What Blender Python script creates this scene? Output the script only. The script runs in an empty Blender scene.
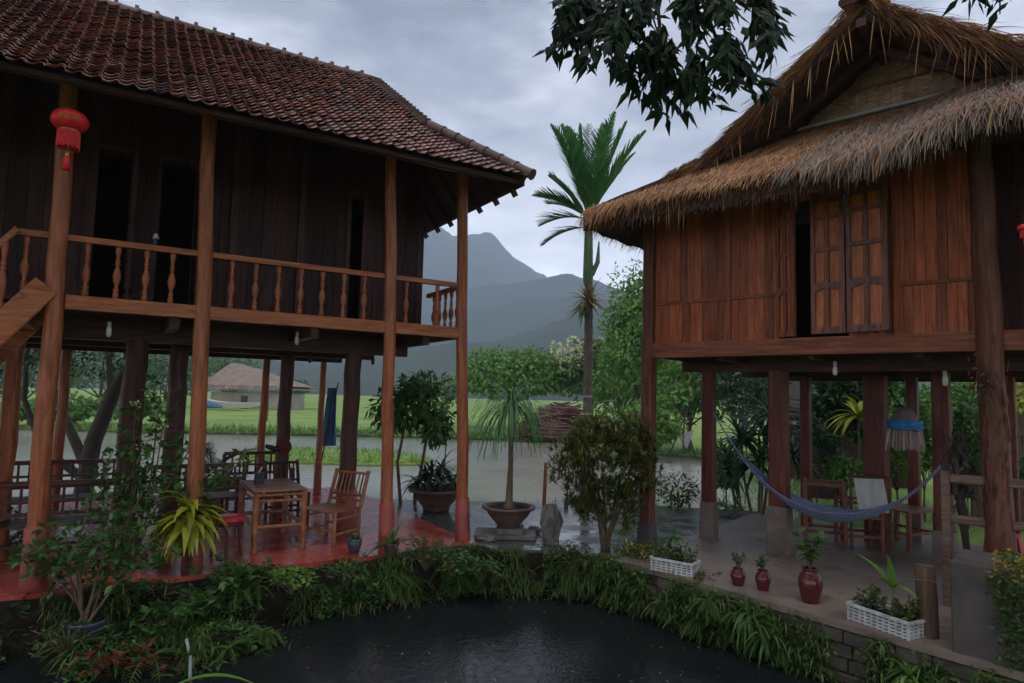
HAZE = 0.0006; EXPO = 0.7
import bpy, math, random
from mathutils import Vector, Matrix, noise
R0 = random.Random(7)
sc = bpy.context.scene
COL = sc.collection
rad = math.radians
V = Vector

# ------------------------------------------------------------------ camera
F_PX, EYE, PITCH, ROLL = 650.0, 1.8, 4.65, 1.45
cd = bpy.data.cameras.new('camera'); cam = bpy.data.objects.new('camera', cd); COL.objects.link(cam)
cam.matrix_world = Matrix.Translation((0, 0, EYE)) @ Matrix.Rotation(rad(90+PITCH), 4, 'X') @ Matrix.Rotation(rad(ROLL), 4, 'Z')
cd.sensor_width = 36; cd.lens = 36*F_PX/1024; cd.clip_start = 0.05; cd.clip_end = 8000
sc.camera = cam
CM = cam.matrix_world.copy(); CR = CM.to_3x3(); CP = V((0, 0, EYE))
def ray(px, py):
    return CR @ V(((px-512)/F_PX, -(py-341.5)/F_PX, -1.0))
def at(px, py, Y):            # real place of a seen point at forward distance Y
    d = ray(px, py); return CP + d*(Y/d.y)
def gz(px, py, z=0.0):        # real place of a seen point at height z
    d = ray(px, py); return CP + d*((z-EYE)/d.z)

class Frame:
    def __init__(s, o, az):
        s.o = V((o.x, o.y, 0)); a = rad(az)
        s.x = V((math.sin(a), math.cos(a), 0)); s.y = V((-math.cos(a), math.sin(a), 0))
        s.rz = math.atan2(s.x.y, s.x.x)
    def w(s, u, v, z=0): return s.o + s.x*u + s.y*v + V((0, 0, z))
    def loc(s, p): q = p-s.o; return (q.dot(s.x), q.dot(s.y), p.z)
    def pix(s, px, py, v=0.0):      # (u, z) where the sight line meets the upright plane at depth v
        d = ray(px, py); t = (v-(CP-s.o).dot(s.y))/d.dot(s.y); p = CP+d*t
        return ((p-s.o).dot(s.x), p.z)

# ------------------------------------------------------------------ mesh builder
class MB:
    def __init__(s): s.v = []; s.f = []; s.sm = []
    def add(s, vs, fs, smooth=False):
        n = len(s.v); s.v.extend([tuple(p) for p in vs])
        for f in fs: s.f.append(tuple(n+i for i in f)); s.sm.append(smooth)
    def box(s, x0, x1, y0, y1, z0, z1, bev=0.0):
        if x0 > x1: x0, x1 = x1, x0
        if y0 > y1: y0, y1 = y1, y0
        if z0 > z1: z0, z1 = z1, z0
        s.bar(V(((x0+x1)/2, (y0+y1)/2, z0)), V(((x0+x1)/2, (y0+y1)/2, z1)), x1-x0, y1-y0, bev=bev, up=V((0, 1, 0)))
    def bar(s, p, q, w, h, w2=None, h2=None, bev=0.0, up=None):
        p = V(p); q = V(q); d = (q-p); L = d.length; d = d/max(L, 1e-9)
        if up is None: up = V((0, 0, 1)) if abs(d.z) < .95 else V((0, 1, 0))
        sx = d.cross(up); sx.normalize(); sy = sx.cross(d); sy.normalize(); sy = -sy
        w2 = w if w2 is None else w2; h2 = h if h2 is None else h2
        b = min(bev, w/3, h/3)
        def ring(c, w, h, k=0.0):
            w = w/2-k; h = h/2-k
            if b > 0:
                o = [(-w+b, -h), (w-b, -h), (w, -h+b), (w, h-b), (w-b, h), (-w+b, h), (-w, h-b), (-w, -h+b)]
            else: o = [(-w, -h), (w, -h), (w, h), (-w, h)]
            return [c+sx*a+sy*e for a, e in o]
        n = 8 if b > 0 else 4
        vs = ring(p, w, h)+ring(q, w2, h2)
        fs = [(i, (i+1) % n, n+(i+1) % n, n+i) for i in range(n)]+[tuple(range(n-1, -1, -1)), tuple(range(n, 2*n))]
        s.add(vs, fs)
    def tube(s, pts, rs, n=8, smooth=True, cap=True):
        pts = [V(p) for p in pts]
        if isinstance(rs, (int, float)): rs = [rs]*len(pts)
        vs = []; k = len(pts); prev = None
        for i, p in enumerate(pts):
            d = (pts[min(i+1, k-1)]-pts[max(i-1, 0)])
            if d.length < 1e-9: d = V((0, 0, 1))
            d.normalize()
            if prev is None:
                a = V((1, 0, 0)) if abs(d.x) < .8 else V((0, 1, 0)); a = (a-d*a.dot(d)).normalized()
            else:
                a = prev-d*prev.dot(d)
                a = a.normalized() if a.length > 1e-6 else d.orthogonal().normalized()
            prev = a; b = d.cross(a)
            for j in range(n):
                t = 2*math.pi*j/n; vs.append(p+(a*math.cos(t)+b*math.sin(t))*rs[i])
        fs = [(i*n+j, i*n+(j+1) % n, (i+1)*n+(j+1) % n, (i+1)*n+j) for i in range(k-1) for j in range(n)]
        s.add(vs, fs, smooth)
        if cap: s.add(vs[:n], [tuple(range(n-1, -1, -1))]); s.add(vs[-n:], [tuple(range(n))])
    def lathe(s, prof, n=16, c=(0, 0, 0), smooth=True, sx=1, sy=1):
        c = V(c); vs = []
        for r, z in prof:
            for j in range(n):
                t = 2*math.pi*j/n; vs.append(c+V((r*sx*math.cos(t), r*sy*math.sin(t), z)))
        k = len(prof)
        fs = [(i*n+j, i*n+(j+1) % n, (i+1)*n+(j+1) % n, (i+1)*n+j) for i in range(k-1) for j in range(n)]
        s.add(vs, fs, smooth)
    def prism(s, poly, z0, z1):      # poly counter-clockwise
        n = len(poly)
        vs = [V((p[0], p[1], z0)) for p in poly]+[V((p[0], p[1], z1)) for p in poly]
        s.add(vs, [tuple(range(n-1, -1, -1)), tuple(range(n, 2*n))]+[(i, (i+1) % n, n+(i+1) % n, n+i) for i in range(n)])
    def blade(s, p, d, L, w, droop=.3, seg=4, side=None, fold=0.0, tip=.05, base=.3):
        p = V(p); d = V(d).normalized()
        if side is None:
            side = d.cross(V((0, 0, 1)))
            if side.length < .05: side = V((1, 0, 0))
            side.normalize()
        vs = []; q = p.copy(); dd = d.copy()
        for i in range(seg+1):
            t = i/seg
            ww = w*(base+(1-base)*math.sin(math.pi*min(1, t*1.15+.12)) if t < .85 else w and max(tip, (1-t)*3.0*.6))*.5
            up = side.cross(dd)
            vs += [q-side*ww+up*fold*ww, q+side*ww+up*fold*ww] if fold == 0 else [q-side*ww+up*fold*ww, q, q+side*ww+up*fold*ww]
            dd = (dd+V((0, 0, -droop/seg))).normalized(); q = q+dd*(L/seg)
        if fold == 0: fs = [(2*i, 2*i+1, 2*i+3, 2*i+2) for i in range(seg)]
        else: fs = [f for i in range(seg) for f in ((3*i, 3*i+1, 3*i+4, 3*i+3), (3*i+1, 3*i+2, 3*i+5, 3*i+4))]
        s.add(vs, fs)
        return q
    def leaf(s, p, d, nrm, L, w):
        d = V(d).normalized(); a = d.cross(V(nrm))
        if a.length < 1e-3: a = d.orthogonal()
        a.normalize(); n = a.cross(d); p = V(p)
        s.add([p, p+d*L*.35+a*w*.5-n*w*.12, p+d*L-n*L*.12, p+d*L*.35-a*w*.5-n*w*.12, p+d*L*.42], [(0, 1, 2, 4), (0, 4, 2, 3)])
    def build(s, name, mat, parent=None, smooth=None):
        me = bpy.data.meshes.new(name); me.from_pydata(s.v, [], s.f)
        me.polygons.foreach_set('use_smooth', [bool(x) if smooth is None else smooth for x in s.sm]); me.update()
        me.materials.append(mat)
        o = bpy.data.objects.new(name, me); COL.objects.link(o)
        if parent: o.parent = parent
        return o

def empty(name, loc=(0, 0, 0), rz=0.0):
    o = bpy.data.objects.new(name, None); o.empty_display_size = .2; COL.objects.link(o)
    o.location = loc; o.rotation_euler = (0, 0, rz); return o
def tag(o, label=None, cat=None, group=None, kind=None):
    if label: o['label'] = label
    if cat: o['category'] = cat
    if group: o['group'] = group
    if kind: o['kind'] = kind
    return o
def thing(name, label, cat, loc=(0, 0, 0), rz=0.0, group=None):
    return tag(empty(name, loc, rz), label, cat, group)
CH = {}
def kids(o): return [c for c in bpy.data.objects if c.parent is o]
def copy_tree(o, parent=None):
    c = o.copy(); COL.objects.link(c)
    if parent: c.parent = parent
    for k in kids(o): copy_tree(k, c)
    return c
def clone(proto, loc, rz=0.0, scale=1.0, label=None, group=None):
    c = copy_tree(proto); c.location = loc; c.rotation_euler = (0, 0, rz); c.scale = (scale,)*3
    if label: c['label'] = label
    if group: c['group'] = group
    return c

# ------------------------------------------------------------------ materials
def nodes(name):
    m = bpy.data.materials.new(name); m.use_nodes = True
    nt = m.node_tree; return m, nt, nt.nodes['Principled BSDF']
def lk(nt, a, b): nt.links.new(a, b)
def ramp(nt, fac, stops):
    r = nt.nodes.new('ShaderNodeValToRGB'); e = r.color_ramp.elements
    while len(e) < len(stops): e.new(.5)
    for x, (p, c) in zip(e, stops): x.position = p; x.color = (*c, 1)
    lk(nt, fac, r.inputs[0]); return r.outputs[0]
def coords(nt, scale=(1, 1, 1), kind='Object', rot=(0, 0, 0)):
    t = nt.nodes.new('ShaderNodeTexCoord'); m = nt.nodes.new('ShaderNodeMapping'); m.inputs['Scale'].default_value = scale
    m.inputs['Rotation'].default_value = rot
    lk(nt, t.outputs[kind], m.inputs[0]); return m.outputs[0]
def nz(nt, vec, scale, detail=4, rough=.6, dist=0.0):
    n = nt.nodes.new('ShaderNodeTexNoise'); n.inputs['Scale'].default_value = scale; n.inputs['Detail'].default_value = detail
    n.inputs['Roughness'].default_value = rough; n.inputs['Distortion'].default_value = dist
    if vec is not None: lk(nt, vec, n.inputs['Vector'])
    return n.outputs['Fac']
def mixc(nt, fac, a, b, mode='MIX'):
    m = nt.nodes.new('ShaderNodeMix'); m.data_type = 'RGBA'; m.blend_type = mode
    for s, x in ((m.inputs[0], fac), (m.inputs[6], a), (m.inputs[7], b)):
        if isinstance(x, (int, float)): s.default_value = x
        elif isinstance(x, tuple): s.default_value = (*x, 1)
        else: lk(nt, x, s)
    return m.outputs[2]
def bump(nt, bs, h, strength=.3, dist=.02):
    b = nt.nodes.new('ShaderNodeBump'); b.inputs['Strength'].default_value = strength; b.inputs['Distance'].default_value = dist
    lk(nt, h, b.inputs['Height']); lk(nt, b.outputs[0], bs.inputs['Normal'])
def mapr(nt, x, a, b, c, d):
    m = nt.nodes.new('ShaderNodeMapRange')
    for i, v in enumerate((a, b, c, d)): m.inputs[i+1].default_value = v
    lk(nt, x, m.inputs[0]); return m.outputs[0]
def island(nt):
    g = nt.nodes.new('ShaderNodeNewGeometry'); return g.outputs['Random Per Island']
def scl(c, k): return tuple(x*k for x in c)

def wood(name, c, axis='z', rough=.55, worn=.5, gr=1.0, isl=0.35):
    m, nt, bs = nodes(name)
    s = {'x': (1.2, 14, 14), 'y': (14, 1.2, 14), 'z': (14, 14, 1.2)}[axis]
    v = coords(nt, s); n1 = nz(nt, v, 2.2*gr, 6, .65, .4)
    v2 = coords(nt, tuple(max(.4, x*.12) for x in s)); n2 = nz(nt, v2, 2.0, 3)
    col = ramp(nt, n1, [(.3, scl(c, .45)), (.5, c), (.72, tuple(min(1, x*1.5+.01) for x in c))])
    g = (c[0]+c[1]+c[2])/3
    col = mixc(nt, mapr(nt, n2, .45, .7, 0, worn), col, (g*1.1+.01, g*.95+.01, g*.8+.01))
    r = mapr(nt, island(nt), 0, 1, 1-isl, 1+isl*.6)
    cc = nt.nodes.new('ShaderNodeCombineColor')
    for i in range(3): lk(nt, r, cc.inputs[i])
    col = mixc(nt, 1.0, col, cc.outputs[0], 'MULTIPLY')
    lk(nt, col, bs.inputs['Base Color']); lk(nt, mapr(nt, n1, .3, .7, rough+.12, rough-.12), bs.inputs['Roughness'])
    # dark weather streaks and knots of their own shape
    n3 = nz(nt, coords(nt, tuple(max(1, x*.35) for x in s)), 2.6, 5, .7, 1.2); col2 = mixc(nt, mapr(nt, n3, .56, .70, 0, .65), col, scl(c, .22)); lk(nt, col2, bs.inputs['Base Color'])
    bs.inputs['Specular IOR Level'].default_value = .28
    bump(nt, bs, n1, .6, .012); return m
def plain(name, c, rough=.6, var=.25, scale=6, bstr=.25, spec=.5, isl=0.0, metal=0):
    m, nt, bs = nodes(name); v = coords(nt)
    n = nz(nt, v, scale, 6); col = ramp(nt, n, [(.3, scl(c, 1-var)), (.7, tuple(min(1, x*(1+var)) for x in c))])
    if isl:
        r = mapr(nt, island(nt), 0, 1, 1-isl, 1+isl)
        cc = nt.nodes.new('ShaderNodeCombineColor')
        for i in range(3): lk(nt, r, cc.inputs[i])
        col = mixc(nt, 1.0, col, cc.outputs[0], 'MULTIPLY')
    lk(nt, col, bs.inputs['Base Color']); bs.inputs['Roughness'].default_value = rough
    bs.inputs['Specular IOR Level'].default_value = spec; bs.inputs['Metallic'].default_value = metal
    if bstr: bump(nt, bs, nz(nt, v, scale*4, 4), bstr, .01)
    return m
def foliage(name, stops, rough=.45, trans=.25, spec=.4):
    m, nt, bs = nodes(name)
    r = island(nt); v = coords(nt, kind='Object'); n = nz(nt, v, 1.5, 2)
    mth = nt.nodes.new('ShaderNodeMath'); mth.operation = 'ADD'; lk(nt, mapr(nt, r, 0, 1, 0, .7), mth.inputs[0]); lk(nt, mapr(nt, n, .3, .7, 0, .3), mth.inputs[1])
    k = len(stops); col = ramp(nt, mth.outputs[0], [(i/(k-1), c) for i, c in enumerate(stops)])
    lk(nt, col, bs.inputs['Base Color']); bs.inputs['Roughness'].default_value = rough; bs.inputs['Specular IOR Level'].default_value = spec
    tr = nt.nodes.new('ShaderNodeBsdfTranslucent'); lk(nt, col, tr.inputs[0])
    mx = nt.nodes.new('ShaderNodeMixShader'); mx.inputs[0].default_value = trans
    lk(nt, bs.outputs[0], mx.inputs[1]); lk(nt, tr.outputs[0], mx.inputs[2]); lk(nt, mx.outputs[0], nt.nodes['Material Output'].inputs[0])
    return m

M = {}
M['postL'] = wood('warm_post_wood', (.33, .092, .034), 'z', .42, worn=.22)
M['railL'] = wood('warm_rail_wood', (.36, .105, .036), 'x', .42, worn=.22)
M['railLy'] = wood('warm_side_rail_wood', (.32, .095, .034), 'y', .42, worn=.22)
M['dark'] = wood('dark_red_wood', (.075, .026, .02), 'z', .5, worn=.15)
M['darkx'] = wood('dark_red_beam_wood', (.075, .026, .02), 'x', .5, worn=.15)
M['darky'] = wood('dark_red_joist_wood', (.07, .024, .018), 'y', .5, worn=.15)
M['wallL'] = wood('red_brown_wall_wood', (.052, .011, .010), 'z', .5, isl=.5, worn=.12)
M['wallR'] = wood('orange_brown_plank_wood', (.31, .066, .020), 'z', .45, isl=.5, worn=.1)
M['wallRx'] = wood('orange_brown_beam_wood', (.24, .068, .032), 'x', .5, worn=.15)
M['shut'] = wood('shutter_wood', (.46, .12, .036), 'z', .35, isl=.25, worn=.1)
M['shutd'] = wood('purple_brown_shutter_frame_wood', (.14, .048, .042), 'z', .35, isl=.15, worn=.2)
M['postR'] = wood('red_post_wood', (.125, .024, .015), 'z', .45, worn=.15)
M['cornerR'] = wood('brown_corner_post_wood', (.14, .045, .027), 'z', .6, worn=.25)
M['bamboo'] = wood('bamboo_wood', (.34, .125, .05), 'z', .35, isl=.3)
M['bamboox'] = wood('bamboo_slat_wood', (.30, .14, .07), 'x', .4, isl=.35)
M['bdark'] = wood('dark_bamboo_wood', (.09, .035, .025), 'x', .4, isl=.3)
M['grey_wood'] = wood('weathered_rail_wood', (.16, .10, .07), 'x', .7, isl=.2)
M['stump'] = wood('stump_wood', (.12, .065, .045), 'z', .8)
M['redpaint'] = plain('red_painted_concrete', (.27, .05, .036), .5, .35, 5)
M['conc'] = plain('old_concrete', (.16, .12, .10), .8, .35, 4, .4)
M['concdark'] = plain('stained_concrete', (.085, .068, .062), .8, .45, 3, .5)
M['soil'] = plain('wet_soil', (.018, .014, .010), .9, .5, 5, .8, spec=.15)
M['rock'] = plain('grey_rock', (.13, .12, .11), .75, .5, 5, .7)
M['white'] = plain('white_plastic', (.50, .49, .48), .5, .35, 12, .15)
M['cloth'] = plain('pale_cloth', (.42, .42, .42), .8, .15, 8, .2)
M['blue'] = plain('blue_cloth', (.05, .14, .27), .8, .3, 10, .3)
M['red'] = plain('red_cloth', (.78, .02, .03), .5, .2, 8, .1)
M['redpl'] = plain('red_plastic', (.5, .03, .05), .35, .1, 8, 0)
M['gold'] = plain('gold_trim', (.55, .33, .06), .35, .2, 10, 0, metal=.5)
M['glass_w'] = plain('white_bulb_glass', (.6, .6, .58), .2, .05, 8, 0)
M['metal'] = plain('grey_metal', (.2, .2, .2), .4, .2, 8, .1, metal=.7)
M['black'] = plain('black_rubber', (.02, .02, .022), .5, .3, 8, .1)
M['trunk'] = plain('tree_bark', (.09, .065, .045), .85, .4, 8, .8)
M['trunkd'] = plain('dark_tree_bark', (.04, .03, .024), .85, .4, 8, .8)
M['stem'] = plain('brown_stem', (.12, .08, .05), .7, .4, 12, .3)
M['terra'] = plain('terracotta_bowl', (.11, .065, .05), .6, .35, 6, .4)
M['bluepot'] = plain('blue_grey_glaze', (.055, .07, .11), .35, .3, 8, .1)
M['redglaze'] = plain('oxblood_glaze', (.10, .014, .016), .2, .35, 6, .1)
M['sticks'] = plain('red_brown_sticks', (.16, .075, .06), .85, .4, 6, .4, isl=.5)
M['fl_y'] = foliage('yellow_cream_petals', [(.62, .58, .30), (.75, .72, .45), (.55, .5, .25)])
M['fl_o'] = foliage('orange_petals', [(.55, .25, .03), (.35, .30, .04), (.45, .38, .05)])
M['fl_r'] = foliage('dull_red_leaves', [(.13, .02, .015), (.2, .04, .025), (.07, .03, .02)])
M['lf'] = foliage('mid_green_leaves', [(.028, .075, .018), (.06, .15, .032), (.11, .22, .05)])
M['lfd'] = foliage('dark_green_leaves', [(.012, .034, .012), (.025, .065, .02), (.05, .11, .03)], .35)
M['lfb'] = foliage('bright_green_leaves', [(.06, .16, .03), (.13, .27, .045), (.21, .36, .065)])
M['lfy'] = foliage('yellow_green_leaves', [(.16, .20, .02), (.33, .36, .03), (.42, .40, .05)], .35)
M['croton'] = foliage('bronze_green_leaves', [(.03, .06, .012), (.07, .11, .022), (.14, .15, .03), (.30, .18, .03)])
M['palm'] = foliage('palm_leaves', [(.035, .12, .04), (.07, .21, .06), (.14, .30, .08)], .3)
M['grass'] = foliage('fern_and_grass', [(.022, .055, .012), (.06, .12, .025), (.13, .18, .04)])
M['dry'] = foliage('dry_fronds', [(.2, .13, .05), (.30, .22, .06), (.4, .32, .08)])
M['thatch'] = foliage('thatch_straw', [(.12, .055, .03), (.34, .16, .075), (.54, .28, .13), (.68, .43, .24)], .7, .1, .2)
M['thatchg'] = foliage('grey_weathered_straw', [(.12, .09, .08), (.27, .2, .16), (.40, .31, .25)], .7, .1, .2)
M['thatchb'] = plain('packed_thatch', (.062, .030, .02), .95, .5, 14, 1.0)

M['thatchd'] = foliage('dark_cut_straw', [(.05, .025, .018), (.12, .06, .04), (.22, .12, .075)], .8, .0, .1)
M['shutm'] = wood('shutter_frame_wood', (.19, .05, .026), 'z', .35, isl=.2, worn=.1)
# ================================================================== frames of the two houses
LF = Frame(gz(463, 540), 58.6)
RF = Frame(gz(647, 545), 131.8)
GROUND_Z, LAKE_Z, POND_Z = -0.32, -0.50, -0.47

# ------------------------------------------------------------------ world, sun
w = bpy.data.worlds.new('World'); sc.world = w; w.use_nodes = True
nt = w.node_tree; bg = nt.nodes['Background']
SUN_EL, SUN_AZ = 74, 190        # azimuth clockwise from +Y: behind the camera, to its left
sky = nt.nodes.new('ShaderNodeTexSky'); sky.sky_type = 'NISHITA'; sky.sun_disc = False
sky.sun_elevation = rad(SUN_EL); sky.sun_rotation = rad(SUN_AZ); sky.air_density = 1.5; sky.dust_density = 3
tc = nt.nodes.new('ShaderNodeTexCoord')
sep = nt.nodes.new('ShaderNodeSeparateXYZ'); lk(nt, tc.outputs['Generated'], sep.inputs[0])
mp = nt.nodes.new('ShaderNodeMapping'); mp.inputs['Scale'].default_value = (1.1, 1.1, 2.6); lk(nt, tc.outputs['Generated'], mp.inputs[0])
n1 = nz(nt, mp.outputs[0], 3.3, 9, .60, .25)
n2 = nz(nt, mp.outputs[0], 6.0, 5, .55, .3)
ad = nt.nodes.new('ShaderNodeMath'); ad.operation = 'MULTIPLY_ADD'; lk(nt, n2, ad.inputs[0]); ad.inputs[1].default_value = .25; lk(nt, n1, ad.inputs[2])
up = ramp(nt, mapr(nt, ad.outputs[0], .45, .78, 0, 1), [(0, (1.55, 1.7, 2.25)), (.45, (2.9, 3.05, 3.8)), (1, (5.6, 5.7, 6.6))])
grad = ramp(nt, sep.outputs[2], [(0.0, (1, 1, 1)), (.14, (.95, .95, .95)), (.24, (.42, .42, .42)), (.36, (.08, .08, .08)), (.45, (.0, .0, .0))])
hz = ramp(nt, n1, [(.35, (12, 12.6, 14.4)), (.65, (19, 19.4, 21))])
cl = mixc(nt, grad, up, hz)
fin = mixc(nt, .93, sky.outputs[0], cl)
lk(nt, fin, bg.inputs['Color']); bg.inputs['Strength'].default_value = .1
sd = bpy.data.lights.new('sun', 'SUN'); so = bpy.data.objects.new('sun', sd); COL.objects.link(so)
sd.energy = .6; sd.angle = rad(25); sd.color = (1, .95, .88)
dsun = V((math.sin(rad(SUN_AZ))*math.cos(rad(SUN_EL)), math.cos(rad(SUN_AZ))*math.cos(rad(SUN_EL)), math.sin(rad(SUN_EL))))
so.rotation_euler = dsun.to_track_quat('Z', 'Y').to_euler(); so.location = (0, 0, 12)

# ------------------------------------------------------------------ ground sheet with lake and pond beds
def inpoly(x, y, P):
    c = False; n = len(P)
    for i in range(n):
        x1, y1 = P[i]; x2, y2 = P[(i+1) % n]
        if (y1 > y) != (y2 > y) and x < (x2-x1)*(y-y1)/(y2-y1)+x1: c = not c
    return c
def sdist(x, y, P):
    m = 1e9; n = len(P)
    for i in range(n):
        x1, y1 = P[i]; x2, y2 = P[(i+1) % n]; dx, dy = x2-x1, y2-y1
        t = max(0, min(1, ((x-x1)*dx+(y-y1)*dy)/(dx*dx+dy*dy))); m = min(m, math.hypot(x-x1-t*dx, y-y1-t*dy))
    return m if not inpoly(x, y, P) else -m
lake = [(-60, 15), (-9, 12.6), (-1.4, 11.6), (.9, 11.9), (3.4, 12.0), (5.6, 13.0), (7.0, 16), (8.6, 22), (7.2, 25.5), (4.2, 27), (2.6, 31.5), (.5, 33.5), (-4, 33), (-10, 32.2), (-20, 31), (-60, 33)]
islet = [(-8.6, 21.0), (-6.5, 20.4), (-4.2, 20.2), (-2.9, 20.8), (-2.6, 22.0), (-4.0, 23.6), (-6.5, 24.2), (-9.2, 24.0)]
def hgt(x, y):
    d = sdist(x, y, lake) if (-70 < x < 15 and 8 < y < 40) else 9
    h = GROUND_Z
    if y < 12.4 and y > 2.9 and x > -11 and x < 9: h = -1.2 if y < 10.2 else h
    if d < 1.0: h = GROUND_Z-.45*(1-max(-1, d)) - (.3 if d < 0 else 0)
    if -11 < x < -1 and 18 < y < 27:
        e = sdist(x, y, islet)
        if e < .5: h = max(h, -.42-.5*max(-.2, min(1, e)))
    if d > 1 and y > 11.5: h += .06*noise.noise(V((x*.5, y*.5, 0)))+(.10*noise.noise(V((x*.04, y*.04, 3))) if y > 40 else 0)
    if y <= 2.9: h = -1.2+min(1.0, (2.9-y)*1.5)
    return h
def axis_vals(a, b, step, far, g=1.22):
    out = [a+i*step for i in range(int((b-a)/step)+1)]; s = step; x = out[-1]
    while x < far: s *= g; x += s; out.append(x)
    s = step; x = out[0]; lo = []
    while x > -far: s *= g; x -= s; lo.append(x)
    return lo[::-1]+out
gx = axis_vals(-24, 16, .45, 4000); gy = axis_vals(0, 40, .45, 4000)
g = MB(); g.v = [(x, y, hgt(x, y)) for y in gy for x in gx]
nx = len(gx); g.f = [(j*nx+i, j*nx+i+1, (j+1)*nx+i+1, (j+1)*nx+i) for j in range(len(gy)-1) for i in range(nx-1)]; g.sm = [True]*len(g.f)
mg, ntg, bsg = nodes('rice_field_ground'); vv = coords(ntg)
f1 = nz(ntg, vv, .25, 5); f2 = nz(ntg, vv, 3.5, 6, .7)
geo = ntg.nodes.new('ShaderNodeNewGeometry'); spz = ntg.nodes.new('ShaderNodeSeparateXYZ'); lk(ntg, geo.outputs['Position'], spz.inputs[0])
cg = ramp(ntg, f1, [(.3, (.14, .25, .035)), (.5, (.24, .37, .05)), (.72, (.36, .46, .08))])
cg = mixc(ntg, mapr(ntg, f2, .35, .7, .0, .55), cg, (.06, .11, .025))
cs = ramp(ntg, f2, [(.3, (.035, .03, .02)), (.7, (.08, .06, .04))])
cg = mixc(ntg, mapr(ntg, spz.outputs[2], -.5, -.43, 1, 0), cg, cs)
lk(ntg, cg, bsg.inputs['Base Color']); bsg.inputs['Roughness'].default_value = .8; bump(ntg, bsg, f2, .8, .08)
tag(g.build('ground', mg), kind='structure')

def water(name, c, ripple, rough, poly, z, scale=9):
    m, n_, b = nodes(name+'_surface'); v = coords(n_, (1, .55, 1)); a = nz(n_, v, scale, 5, .6, .4)
    vo = n_.nodes.new('ShaderNodeTexVoronoi'); vo.inputs['Scale'].default_value = scale*.9; lk(n_, v, vo.inputs['Vector'])
    mm = n_.nodes.new('ShaderNodeMath'); mm.operation = 'ADD'; lk(n_, a, mm.inputs[0]); lk(n_, mapr(n_, vo.outputs['Distance'], 0, .25, .35, 0), mm.inputs[1])
    lk(n_, ramp(n_, nz(n_, v, .4, 4), [(.35, c), (.65, scl(c, 1.35))]), b.inputs['Base Color'])
    b.inputs['Roughness'].default_value = rough; b.inputs['IOR'].default_value = 1.33; b.inputs['Specular IOR Level'].default_value = .5
    bump(n_, b, mm.outputs[0], ripple, .03)
    o = MB(); o.add([V((x, y, z)) for x, y in poly], [tuple(range(len(poly)))])
    return tag(o.build(name, m), kind='structure')
water('lake_water', (.30, .29, .25), .25, .12, [(-66, 10.6), (9, 10.6), (10.5, 24), (6, 36), (-66, 36)], LAKE_Z, 5)
water('pond_water', (.012, .015, .016), .24, .04, [(-11, 2.3), (7.5, 2.3), (7.5, 10.2), (-11, 10.2)], POND_Z, 18)

# ------------------------------------------------------------------ terrace, paving, deck
def xy(p): return (p.x, p.y)
mt_, n_, b_ = nodes('wet_red_terrace_paint'); v = coords(n_); a = nz(n_, v, 1.3, 6, .65); b2 = nz(n_, v, 14, 5)
lk(n_, ramp(n_, a, [(.3, (.20, .03, .022)), (.5, (.40, .065, .045)), (.7, (.48, .11, .08))]), b_.inputs['Base Color'])
lk(n_, mapr(n_, a, .35, .65, .10, .42), b_.inputs['Roughness']); bump(n_, b_, b2, .12, .01)
s = MB(); s.box(-9.5, .06, -.26, 4.9, -.07, 0, bev=.015)
tt = s.build('terrace_floor', mt_); tt.location = LF.o; tt.rotation_euler = (0, 0, LF.rz); tag(tt, kind='structure')
# courses of tile joints in the terrace are shallow grooves in its own material; a wet grey stone path runs between the houses
mp_, n_, b_ = nodes('wet_grey_paving'); v = coords(n_, (1, 1, 1), rot=(0, 0, .5)); br = n_.nodes.new('ShaderNodeTexBrick')
br.inputs['Scale'].default_value = 2.2; br.inputs['Mortar Size'].default_value = .012; br.inputs['Mortar Smooth'].default_value = .3
for k_, c_ in (('Color1', (.11, .11, .11, 1)), ('Color2', (.075, .075, .08, 1)), ('Mortar', (.035, .035, .03, 1))): br.inputs[k_].default_value = c_
lk(n_, v, br.inputs['Vector']); a = nz(n_, v, 2.2, 6, .65)
lk(n_, mixc(n_, mapr(n_, a, .4, .7, 0, .6), br.outputs['Color'], (.05, .045, .04)), b_.inputs['Base Color'])
lk(n_, mapr(n_, a, .38, .62, .05, .40), b_.inputs['Roughness']); bump(n_, b_, br.outputs['Fac'], -.4, .01)
s = MB()
Pa = [xy(LF.w(.075, -.24)), xy(gz(500, 549)), xy(gz(560, 549)), xy(RF.w(.10, -.9)), xy(RF.w(.0, 3.6)), (2.0, 11.3), (-1.4, 11.1), (-3.0, 11.3), xy(LF.w(.075, 3.2))]
s.prism(Pa, -1.15, -.012); tag(s.build('stone_path', mp_), kind='structure')
mc_, n_, b_ = nodes('wet_brown_concrete'); v = coords(n_); a = nz(n_, v, 1.2, 7, .65); b2 = nz(n_, v, 20, 5)
lk(n_, ramp(n_, a, [(.3, (.085, .06, .048)), (.5, (.18, .135, .11)), (.75, (.26, .20, .165))]), b_.inputs['Base Color'])
lk(n_, mapr(n_, a, .35, .6, .28, .7), b_.inputs['Roughness']); bump(n_, b_, b2, .25, .01)
s = MB(); s.prism([(0.12, -.93), (.65, -.965), (3.24, -1.38), (7.5, -2.06), (7.5, 3.3), (.02, 3.3), (.12, 0)], -.055, 0)
dk = s.build('deck_floor', mc_); dk.location = RF.o; dk.rotation_euler = (0, 0, RF.rz); tag(dk, kind='structure')
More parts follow.
